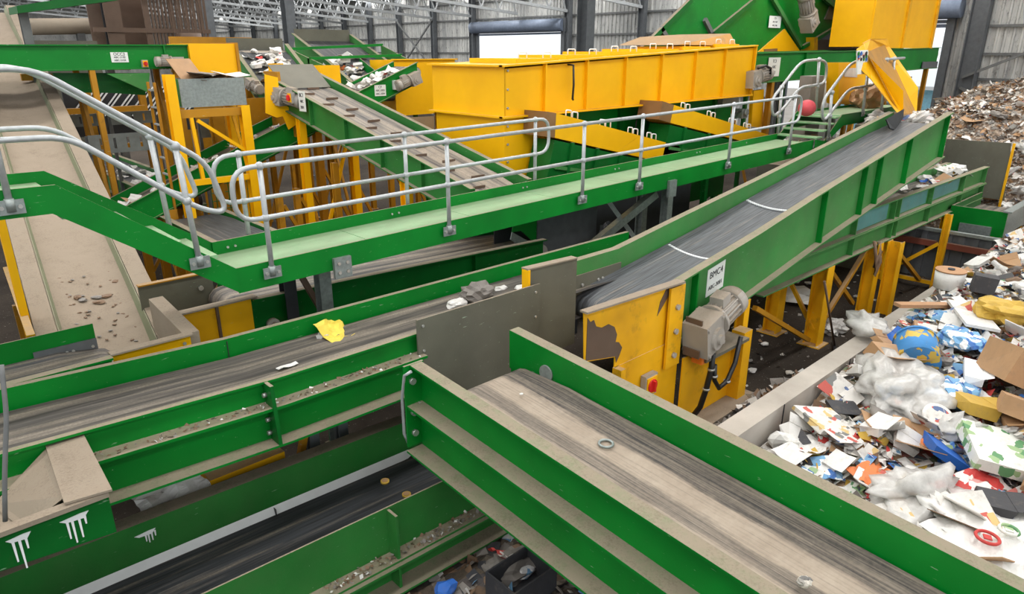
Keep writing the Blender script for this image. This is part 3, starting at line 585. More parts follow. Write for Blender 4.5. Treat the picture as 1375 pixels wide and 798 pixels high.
# ------------------------------------------------------------------ beige inclined conveyor on the left
LD = Vector((.106, .994, 0)); LN = Vector((.994, -.106, 0))
def lmp(t, l, z): p = LD * t + LN * l; return Vector((p.x, p.y, z))
lz = lambda t: 2.0 + .29 * (t - 8.75)
lcv = conveyor('belt_conveyor', 'steep beige dusty conveyor climbing the left edge under the stair', 'v', .22, 1.06, [(7.35, lz(7.35) + .16), (12, lz(12) + .16), (21, lz(21) + .16)], mp=lmp, h=.36, fw=.19, pm='dustplate', bm='belt_dust', drop=.16, legs=(12.5, 17.5), sfar=False)
for l, s in ((.225, 1), (1.055, -1)):
    MB().sweep([[lmp(t, l, lz(t) + .15), lmp(t, l + s * .012, lz(t) + .15), lmp(t, l + s * .05, lz(t) + .02), lmp(t, l + s * .035, lz(t) + .02)] for t in (7.4, 21)]).build('skirt_strip', 'olive', lcv)
# short conveyor in front of it
m1 = conveyor('belt_conveyor', 'short green conveyor stub with bolted grey splice at the left edge', 'u', 6.42, 7.0, [(-2.5, 2.2), (0, 2.2), (1.2, 2.2)], h=.32, fw=.09, drop=.12, legs=(-1.2,), legm='green_dark', near=False, far=False)
cside(mp, [(-2.5, 2.2), (1.2, 2.2)], 6.42, -1, .32, .09).build('side_rail', 'green', m1); MB().box(-2.5, 1.22, 7.0, 7.015, 1.9, 2.32).build('back_plate', 'green', m1)
sp = MB().box(.72, 1.22, 6.98, 6.995, 2.04, 2.18).build('splice_plate', 'column', m1); bolts(MB(), [(u, 6.98, 2.11) for u in (.76, .97, 1.02, 1.18)], (0, -1, 0), .014, .012).build('bolt', 'bolt', sp)
t = thing('discharge_skirt', 'yellow and dusty steel skirt at the foot of the beige conveyor', 'skirt', (1.6, 6.9, 0))
MB().box(1.22, 1.88, 6.44, 6.46, 1.8, 2.19).build('front_plate', 'yellow', t); MB().box(1.2, 1.9, 6.4, 6.5, 2.19, 2.205).build('top_flange', 'dustplate', t)
MB().hexa([(1.83, 6.46, 1.8), (1.97, 6.46, 1.8), (2.0, 7.55, 1.9), (1.86, 7.55, 1.9), (1.83, 6.46, 2.2), (1.97, 6.46, 2.2), (2.0, 7.55, 2.26), (1.86, 7.55, 2.26)]).build('side_wing', 'dustplate', t)
bolts(MB(), [(1.82, 6.44, 2.12)], (0, -1, 0), .016, .012).build('bolt', 'bolt', t)
for u in (1.3, 1.8): ibeam((u, 6.5, 0), (u, 6.5, 1.8), .08, .08).build('leg', 'yellow_dull_shaded', t)
a = PZ(8, 360, 2.12); b = PZ(41, 452, 2.12)
t = thing('side_skirt', 'dark olive skirt plate with yellow top edge left of the beige conveyor', 'skirt', (a.x, (a.y + b.y) / 2, 0))
d = (b - a).normalized(); n = Vector((d.y, -d.x, 0)) * -1
MB().prism([a, b, b - Z * .5, a - Z * .5], n * .012).build('skirt_plate', 'grey', t); MB().hexa([a - n * .03, b - n * .03, b + n * .04, a + n * .04, a - n * .03 + Z * .015, b - n * .03 + Z * .015, b + n * .04 + Z * .015, a + n * .04 + Z * .015]).build('top_flange', 'yellow_worn', t)
MB().prism([PZ(22, 362, 2.0), PZ(46, 352, 2.0), PZ(74, 446, 1.9), PZ(46, 458, 1.9)], (0, 0, -.015)).build('dark_pan', 'grey', t)
for p in (a, b): MB().bar(p - Z * p.z, p - Z * .5, .07).build('leg', 'yellow_dull_shaded', t)
conveyor('belt_conveyor', 'dark conveyor partly out of frame at far left edge beyond the stub', 'v', -.6, .35, [(8.0, 2.2), (10, 2.2), (13, 2.2)], h=.4, fw=.08, pm='green_dark', bm='belt_v', drop=.2, legs=(12.5,), sfar=False)
px_ = PV(8, 325, 8.3)
tag(ibeam((px_.x, 8.3, 0), (px_.x, 8.3, 3.45), .07, .07).build('support_post', 'yellow'), 'yellow post under the stair landing at far left', 'post')
# ------------------------------------------------------------------ conveyor under the walkway
m0p = [(2.75, 2.17), (4.4, 2.12), (7.3, 2.02)]
m0 = conveyor('belt_conveyor', 'grey-belted conveyor half hidden below the walkway with dark green sides', 'u', 7.12, 8.05, m0p, h=.62, fw=.1, pm='green_dark', bm='belt_u', drop=.1, legs=(3.6, 6.4), legm='green_dark', sfar=False, stiff=(5.9,))
mb = MB().box(2.0, 2.75, 7.1, 7.115, 1.72, 2.18); mb.build('yellow_end_plate', 'yellow_worn', m0); MB().box(1.98, 2.8, 7.04, 7.16, 2.18, 2.195).build('top_flange', 'dustplate', m0)
MB().box(2.36, 2.385, 7.06, 7.1, 1.74, 2.18).build('stiffener', 'rust', m0); MB().box(1.9, 2.7, 8.05, 8.07, 1.85, 2.26).build('grey_end_plate', 'grey', m0); MB().box(1.9, 2.7, 8.02, 8.1, 2.26, 2.275).build('top_flange', 'yellow_dull_shaded', m0)
bolts(MB(), [(2.55, 8.05, 2.1)], (0, -1, 0), .03, .03).build('bolt', 'bolt', m0)
MB().cyl((2.95, 7.1, 1.82), (2.95, 7.04, 1.82), .07, 18).cyl((2.95, 7.04, 1.82), (2.95, 7.0, 1.82), .035, 14).build('bearing', 'motor', m0)
conveyor('belt_conveyor', 'dark streaked conveyor running away beneath the stair handrail', 'v', 3.72, 4.62, [(8.3, 1.95), (10, 1.95), (13, 1.95)], h=.35, fw=.1, pm='green_dark', bm='belt_dark_v', drop=.1, legs=(9, 12), sfar=False)
# ------------------------------------------------------------------ crossing conveyors in the middle distance
oc = conveyor('belt_conveyor', 'cleated incline conveyor climbing left beside the yellow enclosure', 'v', 6.3, 7.35, [(7.5, 2.86), (10, 3.42), (13.9, 4.29)], h=.5, fw=.09, pm='green_mid', bm='belt_v', drop=.16, stiff=(8.7, 9.8, 10.9, 12.1, 13.2), legs=(9.2, 12.6), legm='yellow', beltin=.06)
for i in range(17):
    v = 7.8 + i * .36; z = 2.86 + (v - 7.5) * .224 - .155
    MB().box(6.5 + (i % 2) * .3, 6.75 + (i % 2) * .3, v, v + .025, z, z + .04).build('cleat', 'rust', oc)
MB().prism([(6.34, 13.88, 4.45), (7.31, 13.88, 4.45), (7.31, 13.2, 4.02), (6.34, 13.2, 4.02)], (0, .02, 0)).build('head_plate', 'grey_clean', oc)
MB().box(6.24, 6.3, 13.3, 13.9, 3.7, 4.33).build('head_side_plate', 'yellow_dull_shaded', oc)
gearmotor(oc, (6.12, 13.1, 3.9), (.35, -.9, -.2), .95)
isolator(oc, (6.2, 12.65, 3.88), -V, Z, .16, .2)
sign(oc, (6.2, 12.3, 3.83), -V, Z, .26, .36, ['BC1', 'ABC', '2001'], [.1, .07, .07])
t = thing('transfer_chute', 'yellow hooded chute under the head of the cleated conveyor', 'chute', (6.1, 13.6, 0))
MB().prism([PV(x, y, 13.05) for x, y in ((356, 100), (373, 104), (376, 138), (405, 152), (404, 163), (388, 174), (380, 156), (372, 158), (357, 152))], (0, .03, 0)).build('near_plate', 'yellow', t)
MB().box(6.4, 6.43, 13.1, 14.3, 3.1, 3.7).build('side_plate', 'yellow_dull_shaded', t); MB().box(5.5, 6.4, 14.3, 14.33, 3.0, 3.8).build('back_plate', 'yellow_dull_shaded', t)
ibeam((6.42, 14.36, 0), (6.42, 14.36, 3.1), .1, .1).build('leg', 'yellow_dull_shaded', t)
gcv = conveyor('belt_conveyor', 'dark green incline conveyor with white scraps crossing behind the stair handrails', 'u', 13.2, 14.1, [(2.8, 2.03), (4.5, 2.71), (7.0, 3.66)], h=.46, fw=.05, pm='green', bm='belt_u', drop=.22, legs=(3.9, 6.9), sfar=False)
k1 = conveyor('belt_conveyor', 'pale green conveyor full of small scraps running away at left', 'v', 3.95, 4.85, [(14.4, 2.15), (18, 2.15), (24, 2.15)], h=.4, fw=.1, pm='green_pale', bm='belt_dark_v', drop=.12, legs=(15.4, 18.5, 22), stiff=(16.2, 18.6, 21))
k2 = conveyor('belt_conveyor', 'green picking conveyor with label plate and orange switch, long and level at upper left', 'u', 14.3, 15.4, [(1.2, 4.8), (3, 4.81), (5.0, 4.82)], h=.42, fw=.07, pm='green', bm='belt_u', drop=.1, legs=(3.3, 4.7), legm='yellow_dull_shaded', legw=.09, sfar=False, stiff=(4.55,))
sign(k2, PV(160.5, 77, 14.28), U, Z, .28, .17, ['OCC3', 'ABC-3102', 'ABC-3104'], [.07, .045, .045])
isolator(k2, PV(193.5, 85.5, 14.28), U, Z, .1, .13)
gearmotor(k2, PV(238, 84, 14.1), (-1, 0, 0), .58)
MB().box(4.98, 5.85, 14.2, 15.4, 4.3, 4.84).build('yellow_head_box', 'yellow', k2); MB().box(5.85, 5.9, 14.15, 15.45, 4.3, 4.86).build('rust_edge_flange', 'yellow_dull_shaded', k2)
MB().prism([PV(143, 99, 14.25), PV(201, 98, 14.25), PV(199, 124, 14.25)], (0, .04, 0)).build('gusset_panel', 'green_pale', k2)
MB().prism([PV(70, 98, 14.6), PV(200, 98, 14.6), PV(195, 128, 14.6), PV(150, 125, 14.6), PV(85, 124, 14.6)], (0, .04, 0)).build('under_panel', 'green_dark', k2)
# galvanised bin on yellow stand
gb = thing('bin', 'galvanised steel bin of flattened cardboard on a yellow stand', 'bin', (4.9, 13.3, 0))
MB().box(4.3, 5.45, 13.0, 13.02, 3.79, 4.25).build('front_panel', 'galvplate', gb); MB().box(4.3, 5.45, 13.6, 13.62, 3.79, 4.25).build('back_panel', 'galvplate', gb)
MB().box(4.3, 4.32, 13.02, 13.6, 3.79, 4.25).build('side_panel', 'green_pale', gb); MB().box(5.43, 5.45, 13.02, 13.6, 3.79, 4.25).build('side_panel', 'galvplate', gb); MB().box(4.3, 5.45, 13.0, 13.62, 3.77, 3.79).build('bin_floor', 'galvplate', gb)
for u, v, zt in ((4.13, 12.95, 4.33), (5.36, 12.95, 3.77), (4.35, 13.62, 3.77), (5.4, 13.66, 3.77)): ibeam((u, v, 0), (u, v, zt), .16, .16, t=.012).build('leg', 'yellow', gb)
MB().box(4.13, 5.4, 12.93, 13.0, 3.6, 3.74).build('top_beam', 'yellow_dull_shaded', gb); MB().box(4.13, 5.4, 12.9, 13.0, 2.42, 2.52).build('cross_beam', 'yellow', gb)
MB().bar((4.5, 12.95, 3.55), (5.3, 12.95, 2.95), .06).bar((5.32, 13.4, 3.55), (5.32, 13.0, 2.6), .05).bar((4.4, 12.95, 3.6), (4.45, 12.95, 2.5), .06).build('stand_brace', 'yellow', gb)
# ladder beside the stand
ld = thing('ladder', 'thin rusty ladder against the yellow bin stand', 'ladder', (4.0, 13.2, 0))
for v in (13.15, 13.5): MB().bar((3.95, v, 0), (3.95, v, 4.2), .04).build('rail', 'yellow_dull_shaded', ld)
for i in range(14): MB().bar((3.95, 13.15, .3 + i * .29), (3.95, 13.5, .3 + i * .29), .03).build('rung', 'galv', ld)
# sorting frame seen through the handrails
def frame(name, label, posts, beams, m='yellow_dull_shaded', cat='frame'):
    t = thing(name, label, cat, (posts[0][0], posts[0][1], 0))
    for u, v, z in posts: ibeam((u, v, 0), (u, v, z), .13, .13, t=.014).build('post', m, t)
    for a, b in beams: MB().bar(a, b, .1, .12).build('beam', m, t)
    return t
fr = frame('portal_frame', 'yellow portal frame under the picking conveyor at upper left', [(2.9, 15.9, 4.3), (3.75, 17.0, 3.9), (2.35, 17.4, 3.9), (4.95, 17.5, 3.9)], [((2.5, 15.9, 4.25), (3.4, 15.9, 4.25)), ((2.35, 17.4, 3.5), (4.95, 17.4, 3.5)), ((2.35, 17.4, 2.7), (4.95, 17.4, 2.7))])
MB().box(2.3, 3.0, 17.5, 17.56, 2.9, 3.7).build('yellow_panel', 'yellow_dull_shaded', fr)
def kick(name, label, a, b, z0, z1):
    t = thing(name, label, 'guard', ((a[0] + b[0]) / 2, (a[1] + b[1]) / 2, z0)); a = Vector((a[0], a[1], 0)); b = Vector((b[0], b[1], 0)); d = (b - a); n = int(d.length / .2); d /= n; nn = Vector((d.y, -d.x, 0)).normalized() * .02
    mb = MB(); h = z1 - z0; za, zb = z0 + h * .22, z0 + h * .8
    for i in range(n): p = a + d * i; q = p + d * .8; mb.prism([p + Z * za, q + Z * za, q + Z * zb, p + Z * zb], nn)
    mb.prism([a + Z * z0, b + Z * z0, b + Z * za, a + Z * za], nn); mb.prism([a + Z * zb, b + Z * zb, b + Z * z1, a + Z * z1], nn)
    mb.build('slotted_plate', 'guard', t)
    for p in (a, b): MB().box(p.x - .03, p.x + .03, p.y + .03, p.y + .09, 0, z1 - .02).build('post', 'girt', t)
for lb_, v, x0, x1, y0, y1 in (('grey slotted guard plate low behind the left handrail', 14.95, 122, 207, 182, 208), ('upper grey slotted guard plate left of the yellow frame post', 16.2, 80, 139, 155, 172), ('grey slotted guard plate right of the yellow frame post', 16.0, 150, 208, 151, 168)):
    A, B = PV(x0, y1, v), PV(x1, y0, v); kick('slotted_guard', lb_, (A.x, v), (B.x, v), A.z, A.z + (PV(x0, y0, v).z - A.z))
kick('slotted_guard', 'slotted guard plate seen through the yellow bin stand', (5.6, 16.0), (7.2, 16.0), 2.9, 3.3)
sc = thing('slat_screen', 'slanted white and dark slat screen below the picking conveyor', 'screen', (4.4, 17.8, 0))
for i in range(18):
    p = Vector((3.5 + (i // 2) * .3 + (i % 2) * .09, 17.9, 3.3)); MB().bar(p, p + Vector((.55, 0, .62)), .028).build('slat', 'white', sc)
MB().box(3.5, 6.2, 17.95, 18.0, 2.9, 3.9).build('back_board', 'darkgrey', sc)
for u in (3.6, 6.1): MB().box(u - .04, u + .04, 17.9, 17.98, 0, 2.9).build('leg', 'girt', sc)
# legs and braces forest below the cleated conveyor
for i, (px, py) in enumerate(((347, 255), (402, 297), (413, 285), (437, 290), (455, 295), (478, 288), (527, 280), (398, 265), (376, 280), (552, 290), (562, 270))):
    p = PZ(px, py + 30 - (i % 3) * 12, .0) if False else None
    d = 11.2 + (i * 1.37) % 5; q = PV(px, py, d)
    if q.x < 4.8: continue
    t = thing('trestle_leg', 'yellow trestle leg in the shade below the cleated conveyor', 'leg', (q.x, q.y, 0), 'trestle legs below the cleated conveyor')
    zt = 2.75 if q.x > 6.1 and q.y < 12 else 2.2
    ibeam((q.x, q.y, .015), (q.x, q.y, zt), .11, .11).build('post', 'yellow_dull_shaded', t); MB().box(q.x - .13, q.x + .13, q.y - .13, q.y + .13, 0, .015).build('foot_plate', 'yellow_dull_shaded', t)
    MB().bar((q.x + .08, q.y, 2.0), (q.x + .9, q.y, .3), .06).build('brace', 'yellow_dull_shaded', t)
mesh = thing('wire_cage', 'green wire mesh cage standing in the shade below the conveyors', 'cage', (6.0, 16.2, 0)); mb = MB()
for i in range(10): mb.bar((5.7 + i * .1, 16.2, 0), (5.7 + i * .1, 16.2, 2.6), .018)
for i in range(14): mb.bar((5.7, 16.2, .1 + i * .19), (6.6, 16.2, .1 + i * .19), .018)
mb.build('mesh_panel', 'green_pale', mesh)
for i, o in enumerate(sorted([o for o in C.objects if o.get('group') == 'trestle legs below the cleated conveyor'], key=lambda o: o.location.x - o.location.y)): o['label'] = 'yellow trestle leg below the cleated conveyor, %s from the left' % ORD[i]
# left wooden-yellow wall panels
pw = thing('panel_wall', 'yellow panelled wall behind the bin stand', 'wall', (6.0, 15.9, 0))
for i in range(3): MB().box(5.75 + i * .33, 6.06 + i * .33, 15.6, 15.64, 2.5, 3.45).build('panel', 'yellow_dull_shaded', pw)
MB().box(5.7, 6.8, 15.64, 15.7, 2.4, 3.5).build('frame', 'yellow_dull_shaded', pw)
for u in (5.75, 6.7): ibeam((u, 15.67, 0), (u, 15.67, 2.4), .1, .1).build('leg', 'yellow_dull_shaded', pw)
# ------------------------------------------------------------------ walkway and stairs
wz = lambda u: 2.70 + .018 * (u - 2.4)
wk = thing('walkway', 'long green elevated walkway with pale deck and a stair at each end', 'walkway', (8, 6.8, 0))
def pl(name, poly, d, m, par=None): return MB().prism(poly, d).build(name, m, par or wk)
pl('near_toe_plate', [(2.36, 6.35, wz(2.36) + .06), (14.5, 6.35, wz(14.5) + .06), (14.5, 6.35, wz(14.5) - .22), (2.36, 6.35, wz(2.36) - .19)], (0, .02, 0), 'green')
pl('back_toe_plate', [(2.45, 7.15, wz(2.45) + .14), (14.5, 7.15, wz(14.5) + .12), (14.5, 7.15, wz(14.5) - .2), (2.45, 7.15, wz(2.45) - .2)], (0, .02, 0), 'green')
for i in range(8):
    a = 2.4 + i * 1.51; b = a + 1.5; MB().hexa([(a, 6.37, wz(a) - .02), (b, 6.37, wz(b) - .02), (b, 7.15, wz(b) - .02), (a, 7.15, wz(a) - .02), (a, 6.37, wz(a)), (b, 6.37, wz(b)), (b, 7.15, wz(b)), (a, 7.15, wz(a))]).build('deck_panel', 'deck', wk)
mb = MB()
for u in (2.6, 2.68, 4.65, 4.75, 6.9, 6.98, 9, 9.1, 11.4, 11.5, 13.2): mb.cyl((u, 7.15, wz(u) + .06), (u, 7.135, wz(u) + .06), .013, 8)
mb.build('bolt', 'bolt', wk)
pl('stair_stringer', [(2.36, 6.34, 2.76), (1.06, 6.34, 3.72), (-1.6, 6.34, 3.74), (-1.6, 6.34, 3.52), (1.0, 6.34, 3.5), (2.36, 6.34, 2.52)], (0, .02, 0), 'green')
pl('stair_stringer', [(2.46, 7.18, 2.83), (1.14, 7.18, 3.72), (-1.6, 7.18, 3.74), (-1.6, 7.18, 3.5), (1.06, 7.18, 3.46), (2.46, 7.18, 2.5)], (0, .02, 0), 'green')
for i in range(4): MB().box(1.06 + i * .29, 1.34 + i * .29, 6.36, 7.18, 3.44 - i * .182, 3.47 - i * .182).build('tread', 'deck', wk)
MB().box(-1.6, 1.06, 6.36, 7.18, 3.6, 3.63).build('landing_deck', 'deck', wk)
# right hand stair and landing
pl('stair_stringer', [(14.5, 6.3, 2.98), (14.9, 6.3, 2.92), (15.6, 6.3, 3.42), (19.6, 6.3, 3.45), (19.6, 6.3, 3.2), (15.75, 6.3, 3.18), (14.5, 6.3, 2.68)], (0, .02, 0), 'green')
pl('stair_stringer', [(14.4, 7.2, 2.98), (14.7, 7.2, 3.0), (15.4, 7.2, 3.45), (19.6, 7.2, 3.45), (19.6, 7.2, 3.2), (15.5, 7.2, 3.1), (14.4, 7.2, 2.66)], (0, .02, 0), 'green')
for i in range(4): MB().box(14.55 + i * .27, 14.82 + i * .27, 6.32, 7.2, 2.99 + i * .12, 3.02 + i * .12).build('tread', 'deck', wk)
MB().box(15.6, 19.6, 6.32, 7.2, 3.36, 3.4).build('landing_deck', 'deck', wk)
for u, v, z in ((3.46, 6.8, 2.5), (17, 6.4, 3.3), (17, 7.1, 3.3), (9.6, 7.0, 2.6), (9.6, 6.5, 2.6), (-1, 6.45, 3.5), (-1, 7.1, 3.5)):
    l = ibeam((u, v, .015), (u, v, z), .14, .14, t=.012).build('leg', 'galvplate', wk); MB().box(u - .13, u + .13, v - .13, v + .13, 0, .015).build('foot_plate', 'galvplate', l)
ibeam((3.16, 7.05, 0), (3.16, 7.05, 2.5), .14, .14, t=.012).build('leg', 'darkgrey', wk); MB().bar((3.2, 6.9, 2.5), (3.46, 6.9, 1.9), .06).build('leg_brace', 'rust', wk)
br_ = MB().box(3.36, 3.56, 6.3, 6.345, 2.44, 2.66).build('leg_bracket', 'galvplate', wk); bolts(MB(), [(3.41, 6.3, 2.6), (3.51, 6.3, 2.6), (3.41, 6.3, 2.5), (3.51, 6.3, 2.5)], (0, -1, 0), .018, .015).build('bolt', 'motor', br_)
MB().box(9.35, 9.55, 6.3, 6.345, 2.48, 2.75).build('leg_bracket', 'galvplate', wk); MB().bar((9.4, 6.6, 2.5), (8.0, 6.9, 1.7), .12).bar((9.0, 6.6, 1.75), (8.6, 7.0, 2.5), .07).build('leg_brace', 'galvplate', wk)
def smooth(pts, r=.1, n=5):
    pts = [Vector(p) for p in pts]; out = [pts[0]]
    for a, b, c in zip(pts, pts[1:], pts[2:]):
        d0 = (a - b); d1 = (c - b); q = min(r, d0.length * .48, d1.length * .48); p0 = b + d0.normalized() * q; p1 = b + d1.normalized() * q
        for k in range(n + 1): t = k / n; out.append(p0 * (1 - t) ** 2 + b * 2 * t * (1 - t) + p1 * t * t)
    return out + [pts[-1]]
def handrail(label, tubes, posts, foot=True, r=.024, closed=()):
    t = thing('handrail', label, 'handrail', posts[0][0])
    for i, (nm, pts, cl) in enumerate(tubes): MB().tube(smooth(pts, cl), r, 10).build(nm, 'galv', t)
    for a, b, joints in posts:
        a = Vector(a); b = Vector(b); p = MB().tube([a, b], r * 1.05, 10).build('post', 'galv', t); mb = MB()
        for q in joints: MB().ball(a + (b - a) * q, r * 1.75, 12).build('ball_joint', 'galv', p)

        if foot:
            f = MB().box(a.x - .09, a.x + .09, a.y - .012, a.y + .0, a.z - .02, a.z + .09).cyl(a, a + Z * .1, .034, 12).build('foot_bracket', 'galvplate', p)
            bolts(MB(), [(a.x - .06, a.y - .012, a.z + .035), (a.x + .06, a.y - .012, a.z + .035)], (0, -1, 0), .016, .014).build('bolt', 'bolt', t)
    return t
tz = lambda u: wz(u) + .99; mz = lambda u: wz(u) + .5
NV = 6.31
def rail(u0, u1, v, label, posts, loop0, loop1, zb=-.08):
    a, b = u0 - .28, u1 + .28; mu = (u0 + u1) / 2
    pts = [(mu, v, tz(mu))] + ([(a, v, tz(a)), (a, v, mz(a))] if loop0 else [(u0, v, tz(u0)), (u0, v, mz(u0))]) + [(mu, v, mz(mu))]
    pts2 = [(mu, v, tz(mu))] + ([(b, v, tz(b)), (b, v, mz(b))] if loop1 else [(u1, v, tz(u1)), (u1, v, mz(u1))]) + [(mu, v, mz(mu))]
    return handrail(label, [('rail_tube', pts, .2), ('rail_tube', pts2, .2)], [((u, v, wz(u) + zb), (u, v, tz(u)), (1, (mz(u) - wz(u) - zb) / (tz(u) - wz(u) - zb))) for u in posts])
rail(2.69, 13.35, NV, 'long galvanised handrail along the near edge of the walkway', (2.69, 4.89, 7.25, 8.55, 11.1, 13.35), True, True)
rail(2.86, 7.2, 7.2, 'galvanised handrail along the back edge of the walkway, ending in a loop', (2.86, 4.93, 7.2), True, True)
def stairrail(v, label, du=0):
    q = lambda u, z: (u + du, v, z)
    return handrail(label, [('rail_tube', [q(-1.5, 4.58), q(1.08, 4.58), q(2.22, 3.78), q(2.34, 3.3), q(2.1, 3.38), q(1.2, 4.08), q(-1.5, 4.12)], .16)],
                    [(q(2.03, 2.86), q(1.98, 3.94), (1, .56)), (q(.74, 3.56), q(.74, 4.58), (1, .56))])
stairrail(6.31, 'galvanised stair handrail nearest the viewer at left'); stairrail(7.22, 'galvanised stair handrail on the far side of the left stair', .07)
def pvl(v, pts): return [PV(x, y, v) for x, y in pts]
handrail('galvanised handrail on the left side of the right-hand stair', [('rail_tube', pvl(7.22, [(1090, 115), (1074, 117), (1052, 146), (1037, 158), (1036, 134), (1076, 82), (1100, 80), (1111, 84), (1108, 112), (1085, 116)]), .3)],
         [(PV(1044, 182, 7.22), PV(1050, 117, 7.22), (1, .4)), (PV(1095, 152, 7.22), PV(1100, 80, 7.22), (1, .5))], False, .03)
handrail('galvanised handrail on the right side of the right-hand stair', [('rail_tube', pvl(6.28, [(1160, 117), (1140, 119), (1118, 148), (1104, 166), (1104, 136), (1144, 83), (1172, 81), (1179, 84), (1175, 114), (1155, 117)]), .3)],
         [(PV(1112, 187, 6.28), PV(1117, 124, 6.28), (1, .5)), (PV(1158, 155, 6.28), PV(1167, 83, 6.28), (1, .5))], True, .03)
handrail('short galvanised handrail on the far landing beside the yellow chute', [('rail_tube', pvl(6.28, [(1214, 78), (1187, 80), (1179, 88), (1181, 114), (1209, 112)]), .25)],
         [(PV(1183, 152, 6.28), PV(1191, 80, 6.28), (1, .5)), (PV(1195, 140, 6.28), PV(1201, 79, 6.28), (1, .5))], True, .03)
# ------------------------------------------------------------------ long yellow enclosure
ye = thing('enclosure', 'long bright yellow steel enclosure with ribbed front panels and lids', 'enclosure', (12, 9.8, 0))
YV = 8.8; yt = lambda u: 4.46 + (u - 8.07) * .044; yb = lambda u: 3.66 + (u - 8.07) * .006
ribs = [PV(x, 100, YV).x for x in (677.6, 730, 786, 838, 886, 931, 970, 1009)]
for a, b in zip(ribs, ribs[1:]): MB().hexa([(a, YV, yb(a)), (b, YV, yb(b)), (b, YV + .03, yb(b)), (a, YV + .03, yb(a)), (a, YV, yt(a)), (b, YV, yt(b)), (b, YV + .03, yt(b)), (a, YV + .03, yt(a))]).build('front_panel', 'yellow', ye)
for a in ribs[1:]: MB().hexa([(a - .02, YV - .07, yb(a)), (a + .02, YV - .07, yb(a)), (a + .02, YV, yb(a)), (a - .02, YV, yb(a)), (a - .02, YV - .07, yt(a)), (a + .02, YV - .07, yt(a)), (a + .02, YV, yt(a)), (a - .02, YV, yt(a))]).build('rib', 'yellow', ye)
a, b = ribs[0], ribs[-1]
def flange(zf, nm, d=.1): MB().hexa([(a - d, YV - d, zf(a)), (b, YV - d, zf(b)), (b, YV + .03, zf(b)), (a - d, YV + .03, zf(a)), (a - d, YV - d, zf(a) + .03), (b, YV - d, zf(b) + .03), (b, YV + .03, zf(b) + .03), (a - d, YV + .03, zf(a) + .03)]).build(nm, 'yellow', ye)
flange(yt, 'top_flange'); flange(lambda u: yb(u) - .02, 'bottom_flange')
YL = 10.75
MB().box(a - .02, a + .01, YV, YL, 3.66, 4.47).build('left_panel', 'yellow', ye); MB().box(a - .1, a, YV - .05, YL + .05, 4.46, 4.49).build('top_flange', 'yellow', ye); MB().box(a - .1, a, YV - .05, YL + .05, 3.64, 3.67).build('bottom_flange', 'yellow', ye)
MB().box(a, b, YL, YL + .03, 3.6, 4.5).build('back_panel', 'yellow', ye); MB().hexa([(b - .03, YV, yb(b)), (b, YV, yb(b)), (b, YL, yb(b)), (b - .03, YL, yb(b)), (b - .03, YV, yt(b)), (b, YV, yt(b)), (b, YL, yt(b)), (b - .03, YL, yt(b))]).build('right_panel', 'yellow', ye)
MB().hexa([(a, YV, yt(a) - .03), (b, YV, yt(b) - .03), (b, YL, yt(b) - .03), (a, YL, yt(a) - .03), (a, YV, yt(a) + .02), (b, YV, yt(b) + .02), (b, YL, yt(b) + .02), (a, YL, yt(a) + .02)]).build('roof_plate', 'yellow', ye)
for i in range(6):
    u0 = a + .5 + i * 1.25; z = yt(u0 + .5) + .02
    ld_ = MB().box(u0, u0 + 1.05, YV + .25, YV + 1.5, z - .02, z + .06).build('lid', 'yellow', ye)
    for k in (.2, .8): MB().tube(smooth([(u0 + k - .1, YV + .3, z + .06), (u0 + k - .1, YV + .3, z + .16), (u0 + k + .1, YV + .3, z + .16), (u0 + k + .1, YV + .3, z + .06)], .03, 3), .011, 6).build('handle', 'white', ld_)
q = ribs[-1] - .3
MB().hexa([(q - 2.4, YV + .3, yt(q) + .03), (q, YV + .3, yt(q) + .03), (q, YL, yt(q) + .03), (q - 2.4, YL, yt(q) + .03), (q - 1.6, YV + .7, yt(q) + .22), (q, YV + .5, yt(q) + .3), (q, YL, yt(q) + .3), (q - 1.6, YL, yt(q) + .22)]).build('raised_cover', 'yellow_dull_shaded', ye)
MB().box(a - .0, 9.0, YV + .02, YL - .05, 0.1, 3.64).build('lower_body', 'yellow', ye); MB().box(9.0, 9.62, YV + .03, YL - .1, .1, 2.95).build('lower_step', 'yellow', ye)
MB().box(8.97, 9.02, YV - .06, YV + .02, 2.4, 3.64).build('rib', 'yellow', ye)
mb = MB()
for z in (2.6, 2.9, 3.2, 3.5, 3.8, 4.1, 4.4): mb.cyl((a + .06, YV, z), (a + .06, YV - .02, z), .02, 8)
for z in (2.5, 2.9, 3.3): mb.cyl((8.92, YV, z), (8.92, YV - .02, z), .02, 8)
mb.build('bolt', 'bolt', ye)
p = PV(770, 90, YV - .12)
tag(MB().tube([p + Vector((-.03, .25, .05)), p + Vector((0, 0, .03)), p - Z * .3 + U * .02, p - Z * .55, p - Z * .56 + U * .02], .02, 8).build('rope', 'black'), 'dark rope hanging down the yellow enclosure front', 'rope')
